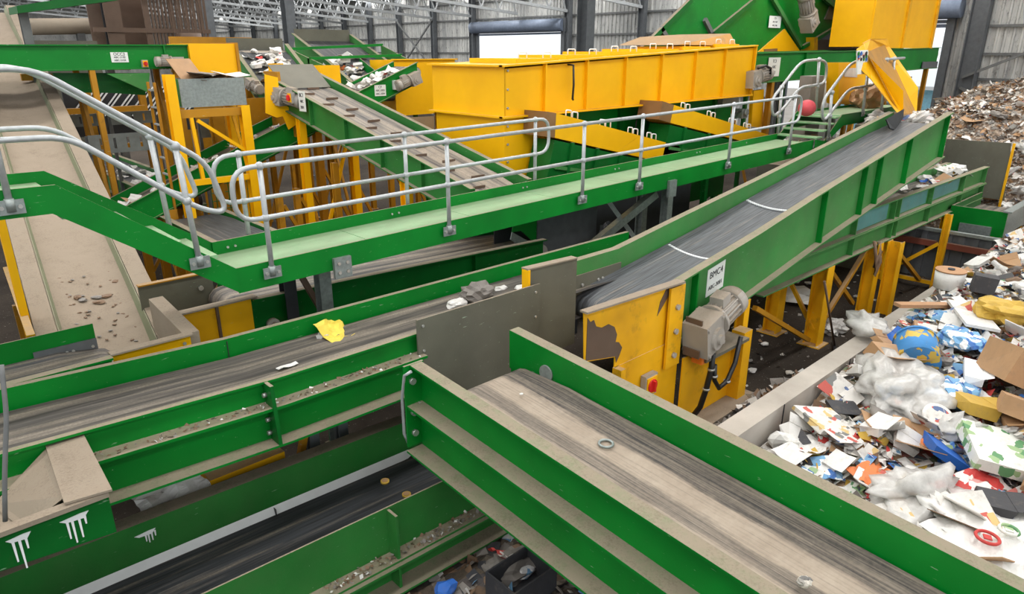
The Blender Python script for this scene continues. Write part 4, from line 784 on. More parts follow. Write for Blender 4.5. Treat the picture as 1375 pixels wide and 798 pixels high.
# two sloping separators under it
def separator(label, px, sensor):
    P = [PV(x, y, 8.25) for x, y in px]; u0 = P[0]
    t = thing('separator', label, 'separator', (P[1].x + 1.5, 8.5, 0)); d = Vector((0, .55, 0))
    tl, tr, br1, br2, bl = P[1:6]
    mid = lambda a, b, k: a + (b - a) * k
    for k0, k1 in ((0, .62), (.622, 1)):
        poly = [mid(tl, tr, k0), mid(tl, tr, k1)] + ([br1, br2] if k1 == 1 else [mid(bl, br2, k1)]) + [mid(bl, br2, k0)]
        MB().prism(poly, d).build('cover', 'yellow', t)
    MB().prism([P[0], tl, bl, P[0] + (bl - tl)], d).build('brown_end_plate', 'brownplate', t)
    for k in (.12, .36, .58, .74):
        for dk in (-.022, .022):
            c = mid(tl, tr, k + dk) + V * .06; MB().tube(smooth([c - U * .07, c - U * .07 + Z * .12, c + U * .07 + Z * .1, c + U * .07 - Z * .02], .03, 3), .012, 6).build('handle', 'yellow' if False else 'white', t)
    e = Vector((0, 0, -.04)); MB().prism([bl + e, mid(bl, br2, .95) + e, mid(bl, br2, .95) - Z * .3, bl - Z * .75, bl - Z * .75 - U * .2], Vector((0, .5, 0))).build('housing', 'green_dark', t)
    for k in (.1, .35, .6): c = mid(bl, br2, k); MB().hexa([c + Vector(q) for q in ((0, -.05, -.6), (.06, -.05, -.6), (.06, 0, -.6), (0, 0, -.6), (.12, -.05, -.05), (.18, -.05, -.05), (.18, 0, -.05), (.12, 0, -.05))]).build('housing_rib', 'green_dark', t)
    MB().bar(bl - Z * .5 - V * .02, mid(bl, br2, .8) - Z * .42 - V * .02, .03, .06).build('trim_bar', 'green_pale', t)
    for u in (bl.x + .4, bl.x + 2): ibeam((u, 8.55, 0), (u, 8.55, bl.z - .72), .12, .12).build('leg', 'green_dark', t)
    return t
separator('left sloping yellow separator cover below the enclosure', [(735, 150), (747, 152), (915, 197), (907, 216), (872, 214), (745, 185)], None)
separator('right sloping yellow separator cover below the enclosure', [(890, 136), (905, 141), (1035, 182), (1030, 197), (1018, 195), (900, 165)], None)
gp = thing('machine_frame', 'green machine wall with cabled sensor units below the yellow enclosure', 'frame', (12.5, 9.3, 0))
MB().box(9.05, 16.2, 9.28, 9.32, 1.2, 3.66).build('wall_plate', 'green', gp)
for px in (760, 835, 875, 888, 960, 1000): u = PV(px, 160, 9.2).x; MB().box(u - .05, u + .05, 9.2, 9.28, 1.2, 3.64).build('stiffener', 'green_dark', gp)
for px, py in ((870, 152), (995, 152)):
    p = PV(px, py, 9.1); sn = MB().box(p.x - .12, p.x + .16, 9.0, 9.27, p.z - .12, p.z + .1).cyl((p.x + .02, 9.0, p.z + .02), (p.x + .02, 8.94, p.z + .02), .08, 14).build('sensor_unit', 'galvplate', gp)
    MB().tube([p + Vector((-.12, -.05, .05)), p + Vector((-.4, -.08, .05)), p + Vector((-.5, -.08, -.15)), p + Vector((-.48, -.08, -.5)), p + Vector((-.3, -.06, -.6))], .018, 6).build('cable', 'black', gp)
for u in (9.6, 16): ibeam((u, 9.4, 0), (u, 9.4, 1.3), .14, .14).build('leg', 'green_dark', gp)
p = PV(980, 133, 9.15); MB().box(p.x - .4, p.x + .35, 9.1, 9.28, p.z - .12, p.z + .12).build('grey_box', 'galvplate', gp)
MB().prism([PV(1012, 122, 9.1), PV(1026, 120, 9.1), PV(1024, 172, 9.1), PV(1009, 170, 9.1)], (0, .1, 0)).build('yellow_post', 'yellow', gp)
# dark discharge chute below the walkway
ch = thing('discharge_chute', 'dark grey discharge chute with green shoulder below the walkway', 'chute', (7.6, 7.6, 0))
MB().prism([PV(722, 292, 7.3), PV(802, 272, 7.3), PV(800, 322, 7.3), PV(721, 342, 7.3)], (0, .02, 0)).build('rubber_curtain', 'column', ch)
put_ = PV(815, 312, 7.2)
MB().prism([PV(688, 312, 7.3), PV(720, 330, 7.3), PV(720, 345, 7.3), PV(686, 322, 7.3)], (0, .02, 0)).build('lower_plate', 'galvplate', ch)
MB().prism([PV(690, 296, 7.32), PV(722, 285, 7.32), PV(722, 330, 7.32), PV(700, 310, 7.32), PV(688, 312, 7.32)], (0, .02, 0)).build('green_shoulder', 'green', ch)
MB().box(6.75, 8.7, 7.6, 7.62, 1.5, 2.5).build('back_plate', 'darkgrey', ch)
for u in (7.1, 8.5): ibeam((u, 7.5, 0), (u, 7.5, 1.6), .1, .1).build('leg', 'darkgrey', ch)
MB().box(8.6, 12.5, 7.9, 8.0, .2, 2.3).build('dark_side_wall', 'darkgrey', ch)
# ------------------------------------------------------------------ upper right machinery
rc = conveyor('belt_conveyor', 'deep green level conveyor running right from the yellow enclosure to the doorway', 'u', 9.0, 10.2, [(16.3, 4.66), (22, 4.72), (30, 4.84)], h=.72, fw=.09, pm='green', bm='belt_u', drop=.12, legs=(17.5, 23, 29), legm='yellow_dull_shaded', stiff=(19.2, 22.6), sfar=False)
MB().box(28.4, 30, 8.93, 8.96, 4.1, 4.35).build('grey_end_guard', 'column', rc)
sign(rc, PV(1039, 90, 8.96), U, Z, .62, .46, ['TC3', 'ABC', '3003'], [.11, .1, .1])
gearmotor(rc, PV(1010, 106, 8.75), (1, 0, .1), 1.15)
MB().tube([PV(1018, 92, 8.6), PV(1028, 88, 8.6), PV(1035, 92, 8.6), PV(1034, 100, 8.6)], .03, 8).build('cable', 'black', rc)
yt_ = thing('chute_tower', 'tall yellow chute tower with dark dirty seams at upper right', 'tower', (26, 9.5, 4.8))
pa, pb, pc = PV(1166, 60, 9.0), PV(1208, 67, 9.0), PV(1246, 66, 9.0)
for p, q in ((pa, pb), (pb, pc)): MB().box(p.x, q.x - .1, 8.96, 9.02, 4.8, 8.2).build('panel', 'yellow', yt_); MB().box(q.x - .1, q.x + .1, 8.9, 9.0, 4.8, 8.2).build('dirty_seam', 'yellow_worn', yt_)
MB().box(pa.x - .02, pa.x + .04, 9.02, 10.2, 4.84, 8.2).build('side_panel', 'yellow', yt_); MB().box(pc.x + .08, pc.x + .14, 9.02, 10.2, 4.84, 8.2).build('side_panel', 'yellow_worn', yt_); MB().box(pa.x, pc.x + .1, 10.15, 10.2, 4.84, 8.2).build('back_panel', 'yellow_dull_shaded', yt_)
MB().box(pa.x + .02, pc.x + .1, 9.0, 10.2, 4.83, 4.86).build('base_ring', 'yellow_worn', yt_)
# inclined yellow feed chute
yc = thing('feed_chute', 'open yellow feed chute with white pictogram notice, sloping onto the rising conveyor', 'chute', (15.6, 5.4, 3.5))
A0, A1, A2, A3 = PV(1161, 56, 6.5), PV(1190, 54, 6.5), PV(1195, 70, 6.3), PV(1163, 72, 6.3)
L0, L1 = PV(1162, 60, 6.1), PV(1212, 148, 5.0)
near = [PV(1163, 72, 6.0), PV(1213, 122, 5.15), PV(1213, 153, 5.1), PV(1206, 153, 5.1), PV(1170, 107, 5.75), PV(1150, 88, 6.0), PV(1151, 66, 6.05), PV(1160, 60, 6.05)]
MB().prism(near, (.04, .03, 0)).build('near_side', 'yellow', yc)
farp = [PV(1184, 62, 6.7), PV(1194, 62, 6.7), PV(1233, 118, 5.9), PV(1231, 150, 5.8), PV(1214, 140, 6.0), PV(1190, 96, 6.5)]
MB().prism(farp, (.04, .03, 0)).build('far_side', 'yellow', yc)
fl = [PV(1164, 70, 5.95), PV(1188, 60, 6.65), PV(1230, 151, 5.75), PV(1209, 153, 5.12)]
MB().hexa([q - Z * .03 for q in fl] + fl).build('chute_floor', 'yellow_dull_shaded', yc)
MB().prism([PV(1159, 58, 6.1), PV(1170, 52, 6.1), PV(1192, 52, 6.6), PV(1195, 62, 6.7), PV(1184, 63, 6.6), PV(1164, 74, 6.0)], (.03, .03, .0)).build('top_hood', 'yellow', yc)
tag(MB().prism([PV(1190, 160, 4.95), PV(1214, 146, 5.1), PV(1213, 158, 5.1), PV(1202, 174, 4.95), PV(1195, 172, 4.9)], (.02, .02, -.02)).build('deflector_flap', 'darkgrey'), 'dark rubber deflector flap at the far end of the rising conveyor', 'flap')
ps = MB().box(0, 0, 0, 0, 0, 0); del ps
t = thing('notice_panel', 'yellow panel carrying a white sheet beside the far landing', 'panel', (17.6, 7.4, 0))
MB().prism([PV(1126, 84, 7.35), PV(1166, 84, 7.35), PV(1166, 140, 7.35), PV(1126, 140, 7.35)], (0, .3, 0)).build('panel_box', 'yellow', t)
MB().prism([PV(1151, 68, 5.92), PV(1166, 67, 5.92), PV(1166, 99, 5.92), PV(1151, 100, 5.92)], (0, .02, 0)).build('notice_board', 'sign', yc)
for j, row in enumerate(((1153.5, 1157, 1160.5, 1163.8),) * 3):
    for k, x in enumerate(row): p = PV(x, 72 + j * 3.8, 5.905); MB().cyl(p, p + V * .01, .035 if j else .042, 10).build('pictogram', ['green', 'p_blue', 'p_red', 'black'][(j + k) % 4], yc)
MB().prism([PV(1136, 92, 7.33), PV(1152, 91, 7.33), PV(1151, 104, 7.33), PV(1134, 103, 7.33)], (0, .01, 0)).build('white_sheet', 'p_white', t)
p = PV(1140, 140, 7.5); ibeam((p.x, 7.55, 0), (p.x, 7.55, p.z), .1, .1).build('leg', 'yellow_dull_shaded', t)
# items on the landing
p = PZ(1083, 158, 3.4); p.y = 6.9; p = PV(1083, 150, 6.75)
tag(MB().ball((p.x, 6.75, 3.4 + .17), .18, 20, .95).build('ball', 'pink'), 'pinkish red ball resting at the top of the right-hand stair', 'ball')
def crumple(r, sub, seed, sq=(1, 1, .6), amp=.35, fr=2.2):
    bm = bmesh.new(); bmesh.ops.create_icosphere(bm, subdivisions=sub, radius=1); o = Vector((seed * 3.1, seed * 1.7, seed))
    for v in bm.verts:
        n = v.co.normalized(); k = 1 + amp * (noise.noise(n * fr + o) + .5 * noise.noise(n * fr * 2.3 + o)); v.co = Vector((n.x * sq[0], n.y * sq[1], n.z * sq[2])) * (k * r)
    mb = MB(); mb.v = [v.co.copy() for v in bm.verts]; mb.f = [tuple(v.index for v in f.verts) for f in bm.faces]; bm.free(); return mb
def put(mb, p, rot=(0, 0, 0), sc=1):
    m = Matrix.Translation(p) @ __import__('mathutils').Euler(rot).to_matrix().to_4x4() @ Matrix.Scale(sc, 4); mb.v = [m @ v for v in mb.v]; return mb
p = PV(1162, 140, 6.9); tag(put(crumple(.42, 3, 3, (1.3, .8, .75)), (p.x, 6.85, 3.4 + .24)).build('cardboard_heap', 'p_card'), 'crumpled brown cardboard heap on the far landing', 'cardboard')
p = PV(1092, 128, 7.7); tag(MB().box(p.x - .4, p.x + .35, 7.6, 7.9, 2.2, p.z + .45).build('clear_sack', 'p_grey'), 'grey see-through sack standing behind the right-hand stair', 'sack')
p = PV(1117, 125, 7.7); tag(MB().box(p.x - .35, p.x + .4, 7.6, 7.9, 2.2, p.z + .25).build('white_board', 'white'), 'white board leaning behind the right-hand stair', 'board')
tag(MB().box(15.6, 18.6, 7.5, 8.1, 0, 2.2).build('storage_bench', 'grey'), 'grey bench under the sack behind the right-hand stair', 'bench')
# large inclined green conveyor housing
gbv = 11.2
gb2 = thing('inclined_housing', 'big dark green inclined conveyor housing at top right with geared motor', 'conveyor', (19, 12, 0))
MB().prism([PV(x, y, gbv) for x, y in ((838, 90), (928, 0), (948, -20), (1013, 0), (950, 51), (912, 90))], (0, .06, 0)).build('upper_casing', 'green', gb2)
MB().prism([PV(x, y, gbv + .05) for x, y in ((912, 90), (950, 51), (1013, 0), (1036, -25), (1110, -25), (1140, 26), (1077, 64), (1062, 90))], (0, .06, 0)).build('lower_casing', 'green', gb2)
MB().prism([PV(x, y, gbv + 1.2) for x, y in ((870, 90), (990, -20), (1110, -25), (1128, 26), (1077, 64), (1062, 90))], (0, .06, 0)).build('far_casing', 'green_dark', gb2)
MB().prism([PV(x, y, gbv + .06) for x, y in ((890, 90), (985, 0), (990, 6), (905, 90))], (0, 1.1, 0)).build('belt', 'belt_u', gb2)
def strip(a, b, m='green_dark', w=.1, nm='rib'): MB().bar(PV(*a, gbv - .04), PV(*b, gbv - .04), .12, w, up=(0, 1, 0)).build(nm, m, gb2)
strip((887, 38), (907, 69), 'girt'); strip((950, 51), (1013, 0), 'green_dark'); strip((946, 26), (962, 58), 'girt'); strip((1036, -5), (1075, 62), 'green_pale'); strip((852, 76), (928, 0), 'green_dark')
strip((1077, 64), (1140, 26), 'green'); strip((1105, -4), (1140, 26), 'green_pale')
MB().prism([PV(x, y, gbv - .02) for x, y in ((1014, 74), (1054, 39), (1074, 68), (1074, 74))], (0, .05, 0)).build('yellow_guard', 'yellow', gb2)
MB().prism([PV(x, y, gbv - .03) for x, y in ((1026, 66), (1044, 65), (1044, 71), (1026, 71))], (0, .03, 0)).build('guard_slot', 'brownplate', gb2)
MB().prism([PV(x, y, gbv - .0) for x, y in ((1108, 26), (1118, 0), (1138, 27))], (0, .05, 0)).build('grey_end_plate', 'grey', gb2)
sign(gb2, PV(1040.5, 29.5, gbv - .0), U, Z, .75, .34, ['CS1', 'ABC-3107', 'ABC-3108'], [.09, .07, .07])
gearmotor(gb2, PV(1086, 28, gbv - .5), (-.62, 0, .78), 1.5)
for u in (18, 24): ibeam((u, 11.9, 0), (u, 11.9, 4.6), .2, .2).build('leg', 'green_dark', gb2)
t = thing('dark_hopper', 'dark brown hopper box between green housing and yellow tower', 'hopper', (27, 11.5, 0))
MB().prism([PV(1094, 54, 11.0), PV(1160, 52, 11.0), PV(1160, 76, 11.0), PV(1094, 76, 11.0)], (0, .9, 0)).build('brown_box', 'rust', t); MB().box(23.5, 31.5, 12.7, 13.2, 4.6, 6.6).build('dark_back', 'darkgrey', t)
MB().prism([PV(1093, 50, 10.98), PV(1098, 50, 10.98), PV(1098, 76, 10.98), PV(1093, 76, 10.98)], (0, .9, 0)).build('yellow_edge', 'yellow_worn', t)
for i in range(3): p = PV(1144 + i * 5.5, 62, 10.98); MB().cyl(p, p - V * .04, .045, 10).build('white_bolt', 'white', t)
MB().bar(PV(1120, 12, 11.9), PV(1170, 12, 11.9), .3).bar(PV(1120, 25, 11.9), PV(1170, 25, 11.9), .2).build('grey_beam', 'column', t)
for u in (23.8, 26.4): ibeam((u, 12, 0), (u, 12, 4.4), .2, .2).build('leg', 'girt', t)
# ------------------------------------------------------------------ sorting hopper and conveyors at upper middle
hp = thing('sorting_hopper', 'green open sorting hopper with two crossbars above the belts', 'hopper', (10.4, 17.5, 0))
MB().prism([(9, 18.35, 4.77), (9, 16.4, 4.35), (9, 16.4, 3.6), (9, 18.35, 3.8)], (.03, 0, 0)).build('side_panel', 'green_pale', hp)
MB().prism([(11.9, 18.35, 4.88), (11.9, 16.7, 4.4), (11.9, 16.7, 3.7), (11.9, 18.35, 3.8)], (.03, 0, 0)).build('side_panel', 'green_pale', hp)
MB().box(9, 9.04, 17.25, 17.33, 3.65, 4.54).build('stiffener', 'green', hp)
MB().bar((9, 18.33, 4.76), (11.95, 18.33, 4.88), .07).build('crossbar', 'green', hp); MB().bar((9, 17.2, 4.53), (11.95, 17.4, 4.6), .07).build('crossbar', 'green', hp)
for u, v in ((9, 18.3), (11.92, 18.3), (9, 16.5), (11.92, 16.8)): ibeam((u, v, 0), (u, v, 3.8), .1, .1).build('leg', 'green_dark', hp)
e1 = conveyor('belt_conveyor', 'incline conveyor loaded with white paper behind the cleated conveyor head', 'v', 7.0, 8.3, [(15.2, 3.65), (16, 4.17), (17.1, 4.88)], h=.45, fw=.1, pm='green_pale', bm='belt_dark_v', drop=.15, legs=(16.5,), sfar=False)
MB().box(6.95, 8.35, 17.3, 17.33, 4.3, 5.0).build('back_plate', 'grey', e1); gearmotor(e1, (6.82, 15.9, 4.0), (0, -1, -.3), .7); MB().box(7.0, 7.35, 15.3, 15.32, 3.7, 4.45).build('yellow_plate', 'yellow', e1)
e2 = conveyor('belt_conveyor', 'steep incline conveyor rising out of the sorting hopper', 'v', 9.75, 11.5, [(16.3, 3.92), (17.5, 4.45), (19.4, 5.18)], h=.5, fw=.1, pm='green_pale', bm='belt_dark_v', drop=.2, legs=(18.7,), sfar=False)
MB().prism([(10.7, 16.6, 4.1), (10.7, 17.6, 4.52), (10.7, 17.6, 4.2), (10.7, 16.6, 3.8)], (.03, 0, 0)).build('divider', 'green', e2); MB().box(9.75, 11.5, 19.4, 19.43, 4.7, 5.3).build('back_plate', 'grey', e2)
e3 = conveyor('belt_conveyor', 'small green incline conveyor with sign and motor feeding the yellow hopper', 'u', 15.0, 16.0, [(7.9, 3.42), (9, 3.8), (10.75, 4.45)], h=.5, fw=.07, pm='green', bm='belt_u', drop=.12, legs=(8.7,), sfar=False)
sign(e3, PV(510.5, 121.5, 14.98), Vector((1, 0, 0)), Z, .32, .26, ['CF', 'ABC-2003', 'ABC-2004'], [.08, .06, .06])
gearmotor(e3, PV(556, 106, 14.85), (-.94, 0, -.34), .85); p = PV(530, 114, 14.98); MB().box(p.x - .07, p.x + .07, 14.9, 14.98, p.z - .11, p.z + .11).build('switch_box', 'white', e3)
yb2 = thing('hopper_box', 'yellow hopper box behind the left end of the long enclosure', 'hopper', (11.8, 16.5, 0))
MB().box(10.85, 12.9, 16.15, 16.18, 3.05, 4.48).build('front_panel', 'yellow', yb2); MB().box(10.85, 10.88, 16.18, 17.3, 3.05, 4.48).build('side_panel', 'yellow', yb2); MB().box(12.87, 12.9, 16.18, 17.3, 3.05, 4.48).build('side_panel', 'yellow', yb2); MB().box(10.85, 12.9, 17.3, 17.33, 3.05, 4.48).build('back_panel', 'yellow', yb2)
MB().box(10.8, 12.95, 16.08, 16.2, 4.48, 4.51).build('top_flange', 'yellow', yb2)
for u in (11, 12.7): ibeam((u, 16.8, 0), (u, 16.8, 3.06), .1, .1).build('leg', 'yellow_dull_shaded', yb2)
t = thing('small_bin', 'small yellow bin standing between hopper and cleated conveyor', 'bin', (8.75, 15.8, 0))
p = PV(430, 88, 15.8); MB().box(p.x, p.x + .52, 15.8, 15.82, 3.75, p.z).build('front_panel', 'yellow', t); MB().box(p.x, p.x + .52, 16.1, 16.12, 3.75, p.z).build('back_panel', 'yellow', t); MB().box(p.x, p.x + .02, 15.82, 16.1, 3.75, p.z).build('side_panel', 'yellow', t); MB().box(p.x + .5, p.x + .52, 15.82, 16.1, 3.75, p.z).build('side_panel', 'yellow', t)
ibeam((p.x + .26, 15.95, 0), (p.x + .26, 15.95, 3.75), .12, .12).build('leg', 'yellow_dull_shaded', t)
tag(MB().box(6.3, 8.4, 19.2, 19.3, 0, 5.05).build('yellow_wall_panel', 'yellow_dull_shaded'), 'yellow panel behind the top of the white paper incline', 'panel')
# grey chute pan by the yellow hopper
tag(MB().prism([PV(540, 158, 11.6), PV(583, 156, 11.6), PV(583, 178, 11.6), PV(560, 172, 11.6)], (0, .05, -.02)).build('grey_pan', 'dustplate'), 'dusty grey pan between the cleated conveyor and yellow hopper', 'pan')
pan = bpy.data.objects['grey_pan']; q = PV(572, 170, 11.65); ibeam((q.x, 11.66, 0), (q.x, 11.66, q.z), .08, .08).build('leg', 'green_dark', pan)
# rusty barred cage and gantry at upper left
rcg = thing('barred_cage', 'rusty brown barred cage with solid plates, high at upper left', 'cage', (7.5, 23.5, 0))
za = 4.6; P0, P1, P2 = PV(127, 50, 22.5), PV(205, 50, 22.5), PV(283, 50, 22.5)
def cg(px0, px1, nm, m='rust', dz=0):
    a = PV(px0, 50, 22.5 + dz); b = PV(px1, 50, 22.5 + dz); return MB().box(a.x, b.x, 22.5 + dz, 22.56 + dz, 4.2, 6.35).build(nm, m, rcg)
cg(124, 143, 'solid_plate', 'rust', .5); cg(146, 168, 'solid_plate'); cg(198, 206, 'solid_plate'); cg(143, 146, 'dark_gap', 'darkgrey', .3)
for i in range(16):
    px = 209 + i * 4.7; a = PV(px, 50, 22.5); MB().box(a.x - .03, a.x + .03, 22.48, 22.54, 4.2, 6.2).build('bar', 'rust', rcg)
for z in (4.3, 5.2, 6.15): MB().box(P0.x, P2.x, 22.44, 22.5, z, z + .12).build('rail', 'rust', rcg)
cg(160, 206, 'back_plate', 'rust', .9)
for u in (P0.x + .3, P1.x, P2.x - .2): ibeam((u, 22.8, 0), (u, 22.8, 4.25), .2, .2).build('leg', 'girt', rcg)
MB().cyl((P1.x + .9, 22.2, 4.5), (P1.x + .9, 22.2, 5.2), .36, 18).build('rusty_drum', 'rust', rcg); MB().box(P1.x - .6, P2.x - .6, 22.1, 22.5, 6.25, 6.55).build('red_box', 'redbrown', rcg)
for k in range(5): MB().bar((P1.x + .5 + k * .2, 22.15, 5.2), (P1.x + .5 + k * .2, 22.15, 6.6), .03).build('ladder_hoop', 'rust', rcg)
gy = thing('gantry_conveyor', 'dark green gantry conveyor rising at the very top left', 'conveyor', (2.5, 15.5, 0))
MB().prism([PV(22, 8, 15.5), PV(160, -14, 15.5), PV(160, 0, 15.5), PV(24, 18, 15.5)], (0, .8, 0)).build('casing', 'green_dark', gy)
for px in (34,): p = PV(px, 20, 15.7); ibeam((p.x, 15.9, 0), (p.x, 15.9, 5.4), .14, .14).build('leg', 'girt', gy)
p = PV(60, 34, 24); tag(MB().cyl(PV(40, 36, 24), PV(130, 35, 24), .22, 14).build('duct', 'dustplate'), 'pale horizontal duct left of the rusty cage', 'duct')
a = PV(40, 36, 24)
tag(MB().box(PV(30, 55, 21).x, PV(130, 55, 21).x, 21, 21.3, 0, 4.95).build('grey_bund_wall', 'grey'), 'grey bund wall behind the picking conveyor at upper left', 'wall')
ibeam((a.x + .6, 24.0, 0), (a.x + .6, 24.0, 5.35), .2, .2)
tag(ibeam((a.x + 1.2, 24.0, 0), (a.x + 1.2, 24.0, 5.36), .2, .2).build('duct_post', 'girt'), 'grey post carrying the pale duct at upper left', 'post')
# ------------------------------------------------------------------ mixed waste
def th(u, v):
    base = .5 + .115 * max(0, u - 5.8); base = min(base, 1.2) + .06 * max(0, 2.9 - v) * (1 if u < 12 else .5)
    return base + .16 * noise.noise((u * .9, v * .9, 3)) + .07 * noise.noise((u * 2.7, v * 2.7, 8))
def field(name, fn, u0, u1, v0, v1, step, m, label, cat):
    mb = MB(); nu = int((u1 - u0) / step); nv = int((v1 - v0) / step)
    for i in range(nu + 1):
        for j in range(nv + 1):
            u = u0 + (u1 - u0) * i / nu; v = v0 + (v1 - v0) * j / nv; edge = i in (0, nu) or j in (0, nv)
            mb.v.append(Vector((u, v, 0.004 if edge and cat != 'waste bay' else fn(u, v))))
    mb.f = [(i * (nv + 1) + j, (i + 1) * (nv + 1) + j, (i + 1) * (nv + 1) + j + 1, i * (nv + 1) + j + 1) for i in range(nu) for j in range(nv)]
    n0 = len(mb.v); ring = [i * (nv + 1) for i in range(nu + 1)] + [nu * (nv + 1) + j for j in range(1, nv + 1)] + [i * (nv + 1) + nv for i in range(nu - 1, -1, -1)] + [j for j in range(nv - 1, 0, -1)]
    mb.v += [Vector((mb.v[k].x, mb.v[k].y, .002)) for k in ring]; L = len(ring)
    mb.f += [(ring[k], ring[(k + 1) % L], n0 + (k + 1) % L, n0 + k) for k in range(L)]
    o = mb.build(name, m); o['kind'] = 'stuff'; return tag(o, label, 'waste')
field('waste_fill', th, 4.36, 19.9, -1.6, 2.93, .12, 'waste', 'fine mixed waste filling the concrete bay on the right', 'waste bay')
from mathutils import Euler
TEMPL = {}
def t_sheet(seed, w=.3, h=.22, n=6, amp=.05):
    mb = MB()
    for i in range(n):
        for j in range(n):
            x = (i / (n - 1) - .5) * w; y = (j / (n - 1) - .5) * h
            mb.v.append(Vector((x, y, amp * (noise.noise((x * 7 + seed, y * 7, seed)) + .6 * noise.noise((x * 15, y * 15 + seed, 2))) + .35 * amp * math.sin(x * 9 + seed))))
    k = n * n; mb.v += [p - Z * .004 for p in mb.v]
    q = lambda i, j: i * n + j
    for i in range(n - 1):
        for j in range(n - 1): a = (q(i, j), q(i + 1, j), q(i + 1, j + 1), q(i, j + 1)); mb.f += [a, tuple(k + x for x in a[::-1])]
    return mb
def t_box(seed, w=.24, d=.16, h=.07):
    r = random.Random(seed); j = lambda: r.uniform(-.02, .02); P = [Vector((x * w / 2 + j(), y * d / 2 + j(), z * h + j() * .5)) for z in (0, 1) for x, y in ((-1, -1), (1, -1), (1, 1), (-1, 1))]
    mb = MB().hexa(P); a, b = P[4], P[5]; t = Vector((0, -d * .5, h * .4 + j()))
    mb.hexa([a, b, b + t, a + t, a + Z * .004, b + Z * .004, b + t + Z * .004, a + t + Z * .004]); return mb
def t_board(seed, w=.36, d=.24):
    r = random.Random(seed); a = r.uniform(.15, .6); mb = MB(); h = .008
    for s in (-1, 1):
        e = Vector((s * w / 2 * math.cos(a), 0, w / 2 * math.sin(a) * r.uniform(.2, 1))); y0, y1 = Vector((0, -d / 2, 0)), Vector((0, d / 2, 0)); sk = Vector((0, r.uniform(-.05, .05), 0))
        mb.hexa([y0, e + y0 + sk, e + y1 + sk, y1] + [q + Z * h for q in (y0, e + y0 + sk, e + y1 + sk, y1)])
    return mb
def t_lathe(prof, n=12):
    return MB().sweep([[Vector((x, r * math.cos(2 * math.pi * k / n), r + r * math.sin(2 * math.pi * k / n) - (r - .035) * 0)) - Z * (r - .035) for k in range(n)] for x, r in prof])
TM = {
 'paper_sheet': lambda s: t_sheet(s), 'crumpled_paper': lambda s: crumple(.1, 2, s, (1.2, .9, .6), .6, 2.6), 'carton': lambda s: t_box(s), 'cardboard_piece': lambda s: t_board(s),
 'plastic_bottle': lambda s: t_lathe([(-.12, .002), (-.12, .035), (-.02, .037), (.0, .033), (.03, .037), (.07, .03), (.095, .014), (.12, .014), (.12, .002)]),
 'tin_can': lambda s: t_lathe([(-.055, .002), (-.055, .034), (-.05, .036), (.05, .036), (.055, .034), (.055, .028), (.045, .026), (.045, .002)]),
 'plastic_cup': lambda s: t_lathe([(-.06, .002), (-.06, .026), (.05, .04), (.055, .043), (.05, .038), (-.05, .024), (-.05, .002)]),
 'plastic_bag': lambda s: soft(crumple(.15, 3, s + 20, (1.3, .9, .4), .9, 2.1)), 'folded_newspaper': lambda s: t_sheet(s + 5, .4, .16, 6, .03), 'wrapper': lambda s: t_sheet(s + 9, .16, .1, 5, .07), 'food_tray': lambda s: MB().hexa([(-.08, -.06, 0), (.08, -.06, 0), (.08, .06, 0), (-.08, .06, 0), (-.11, -.085, .04), (.11, -.085, .04), (.11, .085, .04), (-.11, .085, .04)]),
}
CN = {'p_white': 'white', 'p_print': 'printed', 'p_news': 'greyish newsprint', 'p_card': 'brown', 'p_grey': 'grey', 'p_red': 'red and white', 'p_blue': 'blue', 'p_lblue': 'light blue', 'p_green': 'green', 'p_orange': 'orange', 'p_gold': 'gold', 'p_yellow': 'yellow', 'p_dark': 'dark', 'p_brown': 'dull brown', 'film': 'clear', 'white': 'glossy white'}
MESH = {}
def soft(mb): mb.smooth = set(range(len(mb.f))); return mb
def scrap(kind, m, p, rot, sc, where, label=None, cat='waste'):
    key = (kind, m, R.randrange(3))
    if key not in MESH:
        mb = TM[kind](R.randrange(60)); MESH[key] = mb.mesh(kind, m)
    o = bpy.data.objects.new(kind, MESH[key]); C.objects.link(o); o.location = p; o.rotation_euler = rot; o.scale = (sc,) * 3 if not isinstance(sc, tuple) else sc
    nm = '%s %s' % (CN[m], kind.replace('_', ' '))
    return tag(o, label or '%s lying loose %s' % (nm, where), cat, None if label else 'loose %ss %s' % (nm, where))
MIX = [('paper_sheet', 'p_white', 20), ('paper_sheet', 'p_print', 22), ('crumpled_paper', 'p_white', 9), ('carton', 'p_print', 14), ('carton', 'p_white', 9), ('carton', 'p_card', 8), ('cardboard_piece', 'p_card', 18), ('cardboard_piece', 'p_print', 12), ('plastic_bottle', 'white', 8),
       ('plastic_bottle', 'film', 10), ('tin_can', 'galvplate', 0), ('plastic_cup', 'p_white', 7), ('plastic_bag', 'p_white', 5), ('plastic_bag', 'film', 9), ('plastic_bag', 'p_grey', 6), ('folded_newspaper', 'p_news', 16), ('wrapper', 'p_red', 8), ('wrapper', 'p_lblue', 9), ('wrapper', 'p_green', 8), ('wrapper', 'p_orange', 4),
       ('wrapper', 'p_gold', 5), ('food_tray', 'p_white', 7), ('food_tray', 'p_dark', 6), ('crumpled_paper', 'p_brown', 7), ('crumpled_paper', 'p_grey', 7), ('paper_sheet', 'p_lblue', 5), ('carton', 'p_blue', 3), ('cardboard_piece', 'p_white', 6)]
def scatter(mix, n, pos, where, smin=.8, smax=1.7, tilt=.5):
    tot = sum(w for _, _, w in mix)
    for kind, m, w in mix:
        for _ in range(round(w * n / tot)):
            p = pos()
            if p is None: continue
            scrap(kind, m, p, (R.uniform(-tilt, tilt), R.uniform(-tilt, tilt), R.uniform(0, 6.3)), R.uniform(smin, smax), where)
